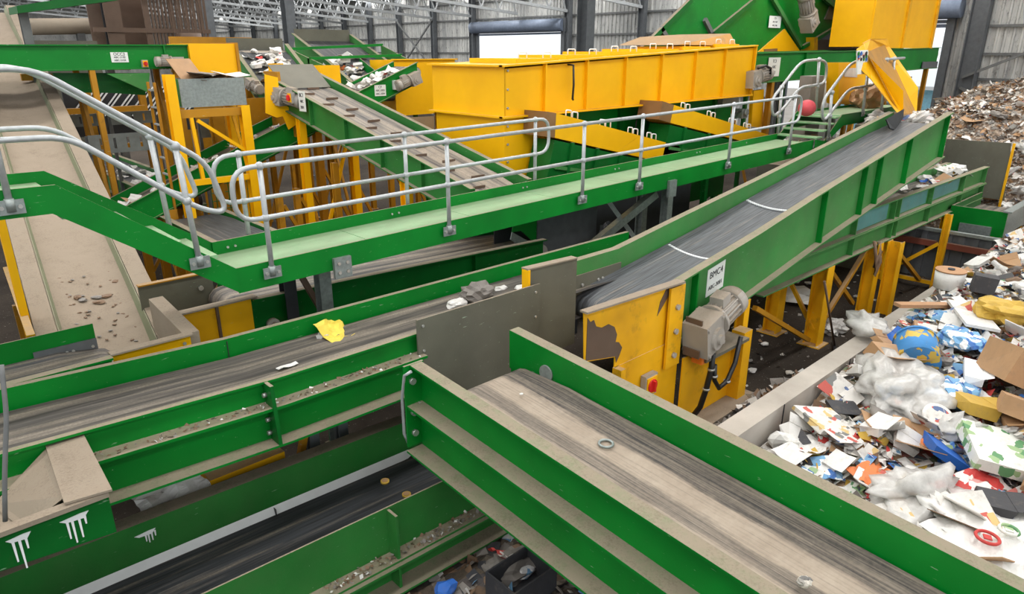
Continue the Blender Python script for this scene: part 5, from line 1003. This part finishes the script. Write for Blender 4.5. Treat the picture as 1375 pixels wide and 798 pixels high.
def baypos():
    for _ in range(60):
        u = 4.5 + 12.5 * R.random() ** 1.1; v = R.uniform(-.2, 2.8)
        if v < .2 + (u - 5.3) * .22 - .5: continue
        return Vector((u, v, th(u, v) + R.uniform(.01, .09)))
BAY0 = len(C.objects)
scatter(MIX, 298, baypos, 'in the concrete waste bay', .75, 1.5, .6)
BAY = list(C.objects)[BAY0:]
# small fragments between them, beyond counting
def fragments(name, n, pos, size, m, label, seed=1):
    r = random.Random(seed); mb = MB()
    for _ in range(n):
        p = pos(r); a = Euler((r.uniform(-.9, .9), r.uniform(-.9, .9), r.uniform(0, 6.3))).to_matrix(); s = size * r.uniform(.5, 1.5); q = s * r.uniform(.4, 1)
        b = a @ Vector((s, 0, 0)); c = a @ Vector((0, q, 0)); h = a @ Vector((0, 0, s * .25 * r.uniform(-1, 1)))
        mb.add([p - b - c, p + b - c, p + b + c, p - b + c, p + h], [(0, 1, 4), (1, 2, 4), (2, 3, 4), (3, 0, 4)])
    me = bpy.data.meshes.new(name); me.from_pydata([v - mb.v[0] for v in mb.v], [], mb.f); ms = m if isinstance(m, list) else [m]
    for x in ms: me.materials.append(M[x])
    for i, pl in enumerate(me.polygons): pl.material_index = ((i // 4) * 7919) % len(ms)
    o = bpy.data.objects.new(name, me); C.objects.link(o); o.location = mb.v[0]; o['kind'] = 'stuff'; return tag(o, label, 'waste')
FM = ['p_white', 'p_print', 'p_grey', 'p_card', 'p_white', 'p_brown', 'p_news', 'p_white', 'p_dark', 'p_lblue', 'p_white', 'p_green', 'p_red', 'p_print', 'p_gold']
def fp_(r):
    u = r.uniform(4.5, 18); v = r.uniform(-1.2, 2.82); return Vector((u, v, th(u, v) + r.uniform(0, .06)))
fragments('waste_fragments', 9000, fp_, .07, FM, 'small torn waste fragments strewn through the concrete bay')
# distinct things in the bay
def at(px, py, dz=.08):
    z = 1.0
    for _ in range(12):
        p = PZ(px, py, z); z = .5 * z + .5 * (th(p.x, p.y) + dz)
    return PZ(px, py, z)
def hero(name, label, mb, m, px, py, rot=(0, 0, 0), dz=.1, cat='waste', sc=1): return tag(put(mb, at(px, py, dz), rot, sc).build(name, m), label, cat)
hero('plastic_bag', 'large crumpled translucent plastic bag in the middle of the waste bay', soft(crumple(.52, 4, 5, (1.35, .75, .38), .75, 1.7)), 'film', 1205, 522, (0, -.15, .35), .16, 'bag')
hero('plastic_bag', 'translucent plastic bag near the foreground conveyor rail in the bay', soft(crumple(.36, 4, 9, (1.3, .8, .4), .8, 1.8)), 'film', 1235, 662, (.1, 0, -.3), .12, 'bag')
hero('plastic_bag', 'white translucent bag against the bay wall top', soft(crumple(.3, 3, 12, (1.2, .8, .5), .7, 1.9)), 'film', 1165, 435, (0, 0, .7), .16, 'bag')
p = at(1231, 474, .2); t = thing('drum', 'blue plastic drum with yellow patches half buried beyond the large bag', 'drum', p)
ax = Vector((.75, .35, .2)).normalized(); MB().cyl(p - ax * .22, p + ax * .22, .25, 24).cyl(p + ax * .2, p + ax * .235, .262, 24).build('shell', paper('blue_yellow_drum', (66, 138, 200), [(206, 176, 80)], .25), t); MB().cyl(p + ax * .236, p + ax * .24, .235, 24).build('drum_lid', 'p_grey', t)
hero('pizza_box', 'open white printed lid leaning near the bay wall', t_box(3, .55, .45, .05), 'p_print', 1108, 568, (.15, .25, -.4), .12, 'box')
hero('folded_newspaper', 'pale folded newspapers spread at the near end of the bay wall', t_sheet(4, .95, .3, 8, .05), 'p_white', 1090, 597, (0, 0, -.2), .1, 'newspaper')
hero('foil_bag', 'shiny gold foil bag at the right edge of the bay', crumple(.36, 3, 15, (1.4, .8, .5), .4, 2), 'p_gold', 1352, 420, (0, .2, -.5), .18, 'bag')
p = at(1274, 378, .1); t = thing('cable_reel', 'round white tub with wooden lid standing near the top of the waste', 'tub', p)
MB().cyl(p - Z * .1, p + Z * .17, .2, 24, .21).build('tub_wall', 'p_white', t); MB().cyl(p + Z * .17, p + Z * .19, .215, 24).build('tub_lid', 'p_wood', t); MB().cyl(p + Z * .19, p + Z * .21, .05, 12).build('lid_knob', 'p_dark', t)
hero('cardboard_box', 'open brown cardboard box at the right frame edge of the bay', t_box(8, .75, .6, .4), 'p_card', 1362, 515, (.35, .2, .6), .14, 'box')
hero('cardboard_box', 'second torn brown cardboard box right of the yellow folded carton', t_box(11, .7, .4, .2), 'p_card', 1365, 560, (.2, .35, .2), .12, 'box')
hero('plastic_tray', 'bright blue plastic tray in the near middle of the bay', MB().hexa([(-.2, -.14, 0), (.2, -.14, 0), (.2, .14, 0), (-.2, .14, 0), (-.25, -.18, .1), (.25, -.18, .1), (.25, .18, .1), (-.25, .18, .1)]), 'p_blue', 1262, 612, (.5, .2, .5), .12, 'tray')
hero('cardboard_sheet', 'flat brown cardboard sheet beside the blue tray', t_board(5, .75, .45), 'p_card', 1232, 600, (.1, .1, .4), .08, 'cardboard')
hero('folded_carton', 'mustard yellow folded carton right of the round white lid', t_box(6, .55, .3, .14), 'p_gold', 1305, 553, (.2, .2, .6), .12, 'carton')
p = at(1259, 562, .12); t = thing('tub_lid', 'round white plastic lid lying among the waste', 'lid', p); n = Vector((-.35, -.45, .8)).normalized(); MB().cyl(p, p + n * .03, .17, 26).build('lid_disc', 'p_white', t); MB().cyl(p + n * .03, p + n * .035, .13, 24).build('lid_print', 'p_print', t)
hero('paper_sheet', 'orange paper sheet near the foreground rail of the bay', t_sheet(7, .5, .34, 7, .05), 'p_orange', 1176, 636, (.1, .1, -.3), .08, 'paper')
hero('corrugated_strip', 'long corrugated cardboard strip by the near bag', t_sheet(8, .65, .3, 9, .02), 'p_card', 1202, 652, (0, .1, .7), .07, 'cardboard')
hero('magazine', 'red and white printed magazine sheet at lower right of the bay', t_sheet(13, .8, .45, 9, .07), 'p_red', 1312, 658, (.15, 0, -.35), .12, 'magazine')
hero('pizza_box', 'crumpled white and green printed box near the right frame edge', t_box(14, .7, .6, .12), 'p_green', 1338, 612, (.15, -.1, .5), .14, 'box')
hero('tool_case', 'black plastic case below the red magazine sheet', t_box(2, .36, .26, .1), 'p_dark', 1332, 682, (.1, .1, .4), .08, 'case')
b = hero('shopping_bag', 'white shopping bag printed with red ring and green leaf marks at lower right', t_sheet(21, 1.0, .75, 10, .07), 'p_white', 1345, 722, (.05, 0, -.4), .12, 'bag')
hero('cardboard_scrap', 'torn brown cardboard scrap left of the black case', t_board(17, .5, .4), 'p_brown', 1285, 700, (.1, .2, .2), .06, 'cardboard')
for px, py, m, rr in ((1326, 722, 'p_red', .085), (1355, 712, 'p_green', .07)):
    p = at(px, py, .2); q = MB().tube([Vector((math.cos(a) * rr, math.sin(a) * rr, 0)) for a in [i * math.pi / 10 for i in range(20)]], .014, 6, closed=True); q.hexa([(-.03, -.03, -.003), (.03, -.03, -.003), (.03, .03, -.003), (-.03, .03, -.003), (-.03, -.03, .008), (.03, -.03, .008), (.03, .03, .008), (-.03, .03, .008)])
    put(q, p, (.05, 0, .4)).build('printed_ring', m, b)
hero('timber_plank', 'reddish timber offcut lying near the top of the bay', MB().box(-.55, .55, -.07, .07, 0, .05), 'p_wood', 1248, 412, (0, .08, -.55), .12, 'plank')
hero('foam_board', 'pale grey board lying right of the timber offcut', MB().box(-.5, .5, -.2, .2, 0, .04), 'p_white', 1305, 425, (.1, 0, .5), .14, 'board')
hero('packet', 'light blue and yellow printed packet right of the blue drum', crumple(.26, 3, 31, (1.3, .9, .5), .4, 2), 'p_lblue', 1290, 455, (0, 0, .4), .14, 'packet')
hero('poster', 'blue and white printed poster sheet at the right frame edge', t_sheet(33, .9, .5, 9, .05), 'p_lblue', 1345, 480, (.1, 0, .4), .14, 'poster')
hero('foam_block', 'white foam block below the blue and white poster', t_box(34, .6, .18, .1), 'white', 1305, 505, (.05, 0, .3), .14, 'foam')
hero('slatted_crate', 'black slatted crate piece near the bay wall', t_box(35, .36, .2, .05), 'p_dark', 1130, 548, (.2, .1, -.7), .1, 'crate')
hero('slatted_crate', 'dark grey grille crate near the white tub', t_box(36, .36, .3, .25), 'p_dark', 1318, 392, (.1, .1, .3), .08, 'crate')
hero('carton', 'brown and green printed carton beside the blue drum', t_box(37, .55, .3, .2), 'p_card', 1192, 487, (.3, .2, -.5), .1, 'carton')
hero('light_blue_bag', 'crumpled light blue printed bag right of the large clear bag', crumple(.26, 3, 38, (1.1, .9, .5), .6, 2.6), 'p_lblue', 1277, 527, (0, 0, .2), .14, 'bag')
hero('brown_pot', 'dark brown pot right of the large clear bag', t_lathe([(-.09, .002), (-.09, .08), (.09, .11), (.09, .002)]), 'p_brown', 1240, 540, (0, -1.2, .3), .1, 'pot')
ZN = [(1205, 522, 'the large crumpled translucent bag'), (1235, 662, 'the translucent bag by the foreground rail'), (1231, 474, 'the blue drum with yellow patches'), (1108, 568, 'the open white printed lid'), (1090, 597, 'the folded newspapers by the wall'), (1352, 420, 'the gold foil bag'),
      (1274, 378, 'the round white tub'), (1362, 515, 'the open brown box at the right edge'), (1262, 612, 'the bright blue tray'), (1305, 553, 'the mustard yellow carton'), (1259, 562, 'the round white lid'), (1176, 636, 'the orange paper sheet'), (1312, 658, 'the red magazine sheet'), (1338, 612, 'the green printed box'),
      (1345, 722, 'the white shopping bag'), (1285, 700, 'the torn brown scrap'), (1248, 412, 'the timber offcut'), (1290, 455, 'the light blue packet'), (1345, 480, 'the blue and white poster'), (1130, 548, 'the black slatted crate piece'), (1192, 487, 'the carton beside the drum'), (1165, 435, 'the white bag on the wall top')]
ZP = [(at(x, y), n) for x, y, n in ZN]
for o in BAY:
    n = min(ZP, key=lambda q: (q[0] - o.location).length)[1]; o['label'] = o['label'].replace('lying loose in the concrete waste bay', 'lying loose near ' + n)
# ------------------------------------------------------------------ far waste heap on the right
def bh(u, v):
    d = max(0, 1 - ((u - 27.2) / 6.5) ** 2) ** .7 * max(0, 1 - ((v - 3.5) / 6.2) ** 2) ** .6
    return max(.01, 4.15 * d + .35 * noise.noise((u * .8, v * .8, 1)) * min(1, d * 3) + .12 * noise.noise((u * 3, v * 3, 1)) * min(1, d * 3))
field('waste_heap', bh, 20.7, 32.4, -3, 9.6, .2, 'waste_heap', 'tall heap of brown mixed waste against the back wall', 'heap')
def hp_(r):
    u = 20.8 + 8 * r.random() ** 1.3; v = r.uniform(-2, 9.3); return Vector((u, v, bh(u, v) + r.uniform(0, .08)))
fragments('heap_fragments', 11000, hp_, .06, ['p_brown', 'p_card', 'p_grey', 'p_white', 'p_news', 'p_brown', 'p_card', 'p_white', 'p_print', 'p_grey', 'p_news'], 'torn scraps covering the far brown waste heap', 3)
def hpos():
    for _ in range(40):
        u = R.uniform(21, 26); v = R.uniform(2.5, 8.5)
        if bh(u, v) > .6: return Vector((u, v, bh(u, v) + .08))
scatter([('plastic_bag', 'p_white', 8), ('paper_sheet', 'p_white', 8), ('plastic_bag', 'p_grey', 6), ('cardboard_piece', 'p_card', 8), ('carton', 'p_print', 6), ('plastic_bag', 'film', 4)], 46, hpos, 'on the far waste heap', 1.0, 1.9, .6)
# ------------------------------------------------------------------ waste on the belts
def onbelt(path, axis, l0, l1, drop, t0, t1, k=.05):
    mp_ = mapper(axis)
    def f():
        t = R.uniform(t0, t1); l = R.uniform(l0, l1); return mp_(t, l, ztop(path, t) - drop + k)
    return f
WS = [('crumpled_paper', 'p_white', 6), ('paper_sheet', 'p_white', 6), ('paper_sheet', 'p_print', 3), ('wrapper', 'p_red', 1), ('cardboard_piece', 'p_card', 1), ('carton', 'p_white', 2)]
scatter(WS, 64, onbelt([(15.2, 3.65), (16, 4.17), (17.1, 4.88)], 'v', 7.15, 8.15, .15, 15.3, 17.0), 'on the paper incline behind the cleated conveyor', .7, 1.3)
scatter(WS + [('wrapper', 'p_orange', 2), ('wrapper', 'p_green', 2)], 44, onbelt([(16.3, 3.92), (17.5, 4.45), (19.4, 5.18)], 'v', 9.9, 11.35, .2, 16.4, 18.2), 'on the incline inside the sorting hopper', .8, 1.5)
scatter(WS + [('wrapper', 'p_blue', 1), ('wrapper', 'p_yellow', 1)], 30, onbelt([(7.9, 3.42), (9, 3.8), (10.75, 4.45)], 'u', 15.15, 15.85, .12, 8.3, 10.4), 'on the small incline with the sign', .8, 1.4)
scatter(WS, 46, onbelt([(14.4, 2.15), (24, 2.15)], 'v', 4.05, 4.75, .12, 14.6, 19), 'on the pale green conveyor at left', .5, .9)
scatter(WS, 44, onbelt([(2.8, 2.03), (4.5, 2.71), (7.0, 3.66)], 'u', 13.3, 13.7, .22, 3.0, 6.8, .12), 'on the crossing dark green incline', .5, .9)
scatter(WS + [('plastic_bag', 'p_white', 3), ('wrapper', 'p_blue', 2), ('wrapper', 'p_gold', 2)], 26, onbelt([(10, 2.16), (14, 2.14), (19.7, 2.1)], 'u', 4.5, 5.05, .22, 15.5, 19.5, .12), 'on the level conveyor under the rising one', .9, 1.6)
scatter([('plastic_bag', 'p_white', 5), ('paper_sheet', 'p_print', 5), ('plastic_bag', 'film', 4), ('crumpled_paper', 'p_white', 5), ('wrapper', 'p_gold', 2)], 24, (lambda: Vector((R.uniform(16.1, 18.1), R.uniform(5.35, 6.1), 3.28))), 'spilling off the head of the rising conveyor', 1, 1.9)
tag(MB().box(16.0, 18.2, 5.3, 6.15, 0, 3.2).build('spill_bunker', 'grey'), 'grey bunker catching waste beyond the rising conveyor head', 'bunker')
scatter(WS + [('plastic_bag', 'p_white', 2)], 16, lambda: Vector((R.uniform(14.7, 16.5), R.uniform(6.5, 7.1), 2.78)), 'under the right-hand stair', .9, 1.6)
tag(MB().box(14.4, 16.6, 6.4, 7.18, 2.6, 2.72).build('under_tray', 'grey'), 'grey tray below the right-hand stair holding scraps', 'tray')
MB().box(14.5, 14.6, 6.5, 6.6, 0, 2.6).build('tray_leg', 'grey', bpy.data.objects['under_tray']); MB().box(16.4, 16.5, 6.9, 7.0, 0, 2.6).build('tray_leg', 'grey', bpy.data.objects['under_tray'])
# bin content
for i, (u, v, rz, rx, m) in enumerate(((4.55, 13.3, .5, .9, 'p_card'), (4.9, 13.25, .2, .15, 'p_brown'), (5.2, 13.3, -.3, .1, 'p_card'), (4.95, 13.4, 1.2, -.1, 'p_card'), (5.3, 13.2, .1, .12, 'p_white'), (4.75, 13.15, .9, .1, 'p_grey'))):
    lb_ = ['peach cardboard sheet standing up in the galvanised bin', 'dull brown torn board in the galvanised bin', 'brown cardboard sheet at the right of the galvanised bin', 'brown cardboard sheet lying across the galvanised bin', 'white paper at the right rim of the galvanised bin', 'grey paper at the left rim of the galvanised bin'][i]
    tag(put(t_board(i + 40, .55, .4) if i else MB().box(-.28, .28, -.22, .22, 0, .01), Vector((u, v, 4.2 + (.2 if i == 0 else .02 * i))), (rx, 0, rz)).build('cardboard_sheet', m), lb_, 'cardboard')
tag(MB().box(4.33, 5.42, 13.03, 13.59, 3.8, 4.16).build('cardboard_bale', 'p_card'), 'flattened cardboard filling the galvanised bin', 'cardboard')
# things on the middle and foreground belts
p = PZ(450, 452, 1.99); t = thing('plastic_bag', 'yellow plastic bag with clear end on the middle conveyor', 'bag', p)
y = t_sheet(3, .34, .32, 7, .06); y.v = [v + Vector((.0, .0, abs(v.y) * .25)) for v in y.v]; put(y, p + Z * .05, (.55, -.1, .3)).build('yellow_film', 'p_yellow', t); put(crumple(.07, 2, 4, (1, .8, .6), .5), p + Vector((-.13, -.0, .04))).build('clear_end', 'film', t)
p = PZ(614, 408, 2.02); tag(put(crumple(.1, 3, 6, (1.4, .8, .6), .25), p).build('crumpled_paper', 'p_white'), 'crumpled white paper on the middle belt by the grey plate', 'paper')
p = PZ(640, 396, 2.05); tag(put(crumple(.16, 3, 9, (1.3, .9, .7), .4), p + Z * .03).build('plastic_bag', 'p_grey'), 'crumpled grey plastic bag on the middle belt by the grey plate', 'bag')
for q, m, lb_ in (((672, 388), 'p_white', 'small white scrap right of the grey bag on the middle belt'), ((700, 386), 'p_white', 'white scrap at the right end of the middle belt'), ((706, 380), 'p_dark', 'dark scrap at the right end of the middle belt')):
    tag(put(crumple(.07, 2, q[0], (1.3, .8, .5), .5), PZ(q[0], q[1], 2.01)).build('scrap', m), lb_, 'paper')
p = PZ(386, 494, 2.0); tag(put(t_sheet(5, .2, .05, 5, .02), p + Z * .03, (0, 0, .1)).build('paper_strip', 'p_white'), 'small white paper strip near the rail of the middle belt', 'paper')
p = PZ(1080, 782, fz(1.6) - .26); tag(put(crumple(.04, 3, 8, (1.2, 1, .6), .3), p).build('foam_crumb', 'p_news'), 'pale foam crumb on the foreground belt at the bottom', 'foam')
p = PZ(700, 530, fz(4.1) - .29); tag(put(crumple(.016, 2, 8), p + Z * .005).build('paper_crumb', 'p_white'), 'tiny white crumb on the foreground belt near its tail', 'paper')
tag(put(crumple(.16, 3, 77, (1.1, .5, 1.0), .6), put_).build('torn_film', 'p_dark'), 'torn black plastic film bunched beside the dark discharge chute', 'film')
tag(MB().bar((put_.x, put_.y + .1, 0), (put_.x, put_.y + .1, put_.z), .08).build('film_post', 'darkgrey'), 'dark post behind the torn black plastic film', 'post')
# under the middle conveyor
tag(MB().box(1.6, 2.3, 5.62, 5.9, 0, 1.12).build('yellow_box', 'yellow_worn'), 'yellow steel box under the middle conveyor', 'box')
tag(MB().box(.7, 1.5, 5.5, 5.54, .6, 1.1).box(.7, 1.5, 5.54, 5.9, .6, .62).build('dark_tray', 'darkgrey'), 'dark steel tray under the middle conveyor', 'tray')
for u in (.75, 1.42): MB().box(u, u + .05, 5.56, 5.6, 0, .6).build('tray_leg', 'darkgrey', bpy.data.objects['dark_tray'])
tag(put(t_sheet(6, .55, .3, 8, .08), Vector((1.3, 5.66, 1.12)), (.4, 0, .2)).build('crumpled_paper', 'p_white'), 'crumpled white paper sheet lying under the middle conveyor', 'paper')
# floor things on the right
p = PZ(1076, 402, 0); tag(put(t_sheet(3, 1.1, .9, 8, .12), p + Z * .08, (.25, .1, .3)).build('white_sheet', 'p_white'), 'crumpled white sheet on the floor behind the yellow legs', 'sheet')
p = PZ(1117, 446, 0); tag(put(crumple(.26, 3, 2, (1.1, .8, .55), .5), p + Z * .1).build('clear_bag', 'film'), 'clear plastic bag on the floor by the yellow leg', 'bag')
p = PZ(1120, 468, 0); q = PV(1107, 378, p.y - .05); t = thing('floor_squeegee', 'floor squeegee with thin rusty handle leaning by the yellow leg', 'squeegee', p)
MB().tube([p + Z * .05, q], .018, 8).build('handle', 'rust', t); d_ = Vector((.9, .43, 0)); MB().bar(p - d_ * .26 + Z * .03, p + d_ * .26 + Z * .03, .05, .05).build('blade', 'black', t)
for i, (px, py) in enumerate(((1070, 378), (1085, 380), (1150, 398), (1098, 410), (985, 405), (1010, 497), (1060, 500), (1027, 462))):
    tag(put(crumple(.06, 2, i, (1.3, 1, .5), .5), PZ(px, py, .03)).build('floor_scrap', 'p_white' if i % 2 else 'p_news'), 'small pale scrap on the dark floor behind the bay wall', 'scrap', 'pale scraps on the dark floor behind the bay wall')
def gh(u, v):
    d = max(0, 1 - ((u - 7.9) / 2.1) ** 2) * max(0, 1 - ((v - 3.62) / .5) ** 2); return .02 + .35 * d * (1 + .5 * noise.noise((u * 3, v * 3, 0)))
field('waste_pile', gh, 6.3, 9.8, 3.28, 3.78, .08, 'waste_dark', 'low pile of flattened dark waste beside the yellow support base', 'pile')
fragments('pile_fragments', 420, lambda r: (lambda u, v: Vector((u, v, gh(u, v) + .02)))(r.uniform(6.4, 9.7), r.uniform(3.4, 3.74)), .08, ['p_grey', 'p_brown', 'p_dark', 'p_grey', 'p_white', 'p_brown'], 'flattened dark scraps over the pile by the yellow base', 5)
# waste on the ground below the foreground conveyors
def lh(u, v): return .25 + .14 * noise.noise((u * 2, v * 2, 4)) + .05 * noise.noise((u * 6, v * 6, 4))
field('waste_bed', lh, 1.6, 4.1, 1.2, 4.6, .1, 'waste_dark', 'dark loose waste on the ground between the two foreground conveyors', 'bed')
fragments('bed_fragments', 700, lambda r: (lambda u, v: Vector((u, v, lh(u, v) + .02)))(r.uniform(1.7, 4.05), r.uniform(1.3, 4.5)), .06, ['p_grey', 'p_brown', 'p_dark', 'p_grey', 'p_white', 'p_brown', 'p_lblue', 'p_dark'], 'torn scraps on the ground between the foreground conveyors', 6)
ck = thing('crate', 'black plastic crate on the waste below the foreground conveyor', 'crate', PZ(700, 790, .3)); p = PZ(700, 790, .35)
for a, b, c, d in ((-.25, .25, -.18, -.165), (-.25, .25, .165, .18), (-.25, -.235, -.165, .165), (.235, .25, -.165, .165)): MB().box(p.x + a, p.x + b, p.y + c, p.y + d, .32, .56).build('side', 'p_dark', ck)
MB().box(p.x - .25, p.x + .25, p.y - .18, p.y + .18, .3, .32).build('bottom', 'p_dark', ck)
tag(put(t_sheet(9, .3, .14, 6, .08), PZ(672, 745, .42), (.5, .3, 1.2)).build('red_rag', 'p_red'), 'red rag on the waste below the foreground conveyor', 'rag')
tag(put(crumple(.22, 3, 44, (1.2, .8, .5), .6), PZ(690, 760, .36)).build('grey_bag', 'p_grey'), 'grey crumpled bag beside the red rag on the ground', 'bag')
for i, (px, py, m) in enumerate(((705, 768, 'p_lblue'), (665, 775, 'p_brown'), (600, 790, 'p_blue'))):
    tag(put(crumple(.09, 2, i + 50, (1.3, .8, .6), .5), PZ(px, py, .36)).build('scrap', m), ['light blue', 'brown', 'blue'][i] + ' scrap on the ground below the foreground conveyor', 'scrap')
# lumps on the beige belt
for i in range(70):
    t_ = R.uniform(7.6, 9.4); l_ = R.uniform(.35, .95); p = lmp(t_, l_, lz(t_) + .015)
    tag(put(crumple(.016 if i % 9 else .045, 2, i, (1.5, .9, .4), .5), p, (0, 0, R.uniform(0, 6))).build('dirt_clod', 'p_brown' if i % 4 else 'p_grey'), 'small dirt clod on the lower beige inclined belt', 'clod', 'dirt clods on the beige inclined belt')
# dust and litter resting in the lower rail of the low conveyor
fragments('rail_litter', 260, lambda r: (lambda u: Vector((u, r.uniform(4.12, 4.24), 1.155 - .03 * (u - 1) - .455 + r.uniform(0, .03))))(r.uniform(1.9, 3.9)), .012, ['p_brown', 'p_grey', 'p_brown', 'p_brown', 'p_grey', 'p_white'], 'fine litter collected on the lower flange of the low conveyor', 9)
fragments('rail_litter', 160, lambda r: (lambda u: Vector((u, r.uniform(4.86, 4.98), ztop([(-2.2, 2.42), (2.05, 2.22), (3.45, 2.215)], u) - .192)))(r.uniform(.7, 3.4)), .012, ['p_brown', 'p_white', 'p_grey', 'p_brown'], 'fine litter on the side flange of the middle conveyor', 10)
fragments('floor_litter', 500, lambda r: Vector((r.uniform(8, 17), r.uniform(3.4, 9), .01)), .03, ['p_white', 'p_grey', 'p_brown', 'p_news'], 'fine litter on the dark floor behind the bay wall', 11)
fragments('floor_litter', 500, lambda r: Vector((r.uniform(2, 12), r.uniform(8.5, 16), .01)), .035, ['p_white', 'p_grey', 'p_brown', 'p_news'], 'fine litter on the floor below the crossing conveyors', 12)
# near left edge
tag(MB().tube(smooth([PV(2, 490, 4.45), PV(5, 520, 4.4), PV(9, 560, 4.35), PV(6, 640, 4.3), PV(7, 700, 4.28)], .2), .013, 10).build('hanging_hose', 'girt'), 'pale hose hanging at the left frame edge', 'hose')

for o in bpy.data.objects:
    if o.name.split('.')[0] in ('bolt', 'lettering'): 
        if o.name.startswith('bolt'): o['kind'] = 'stuff'
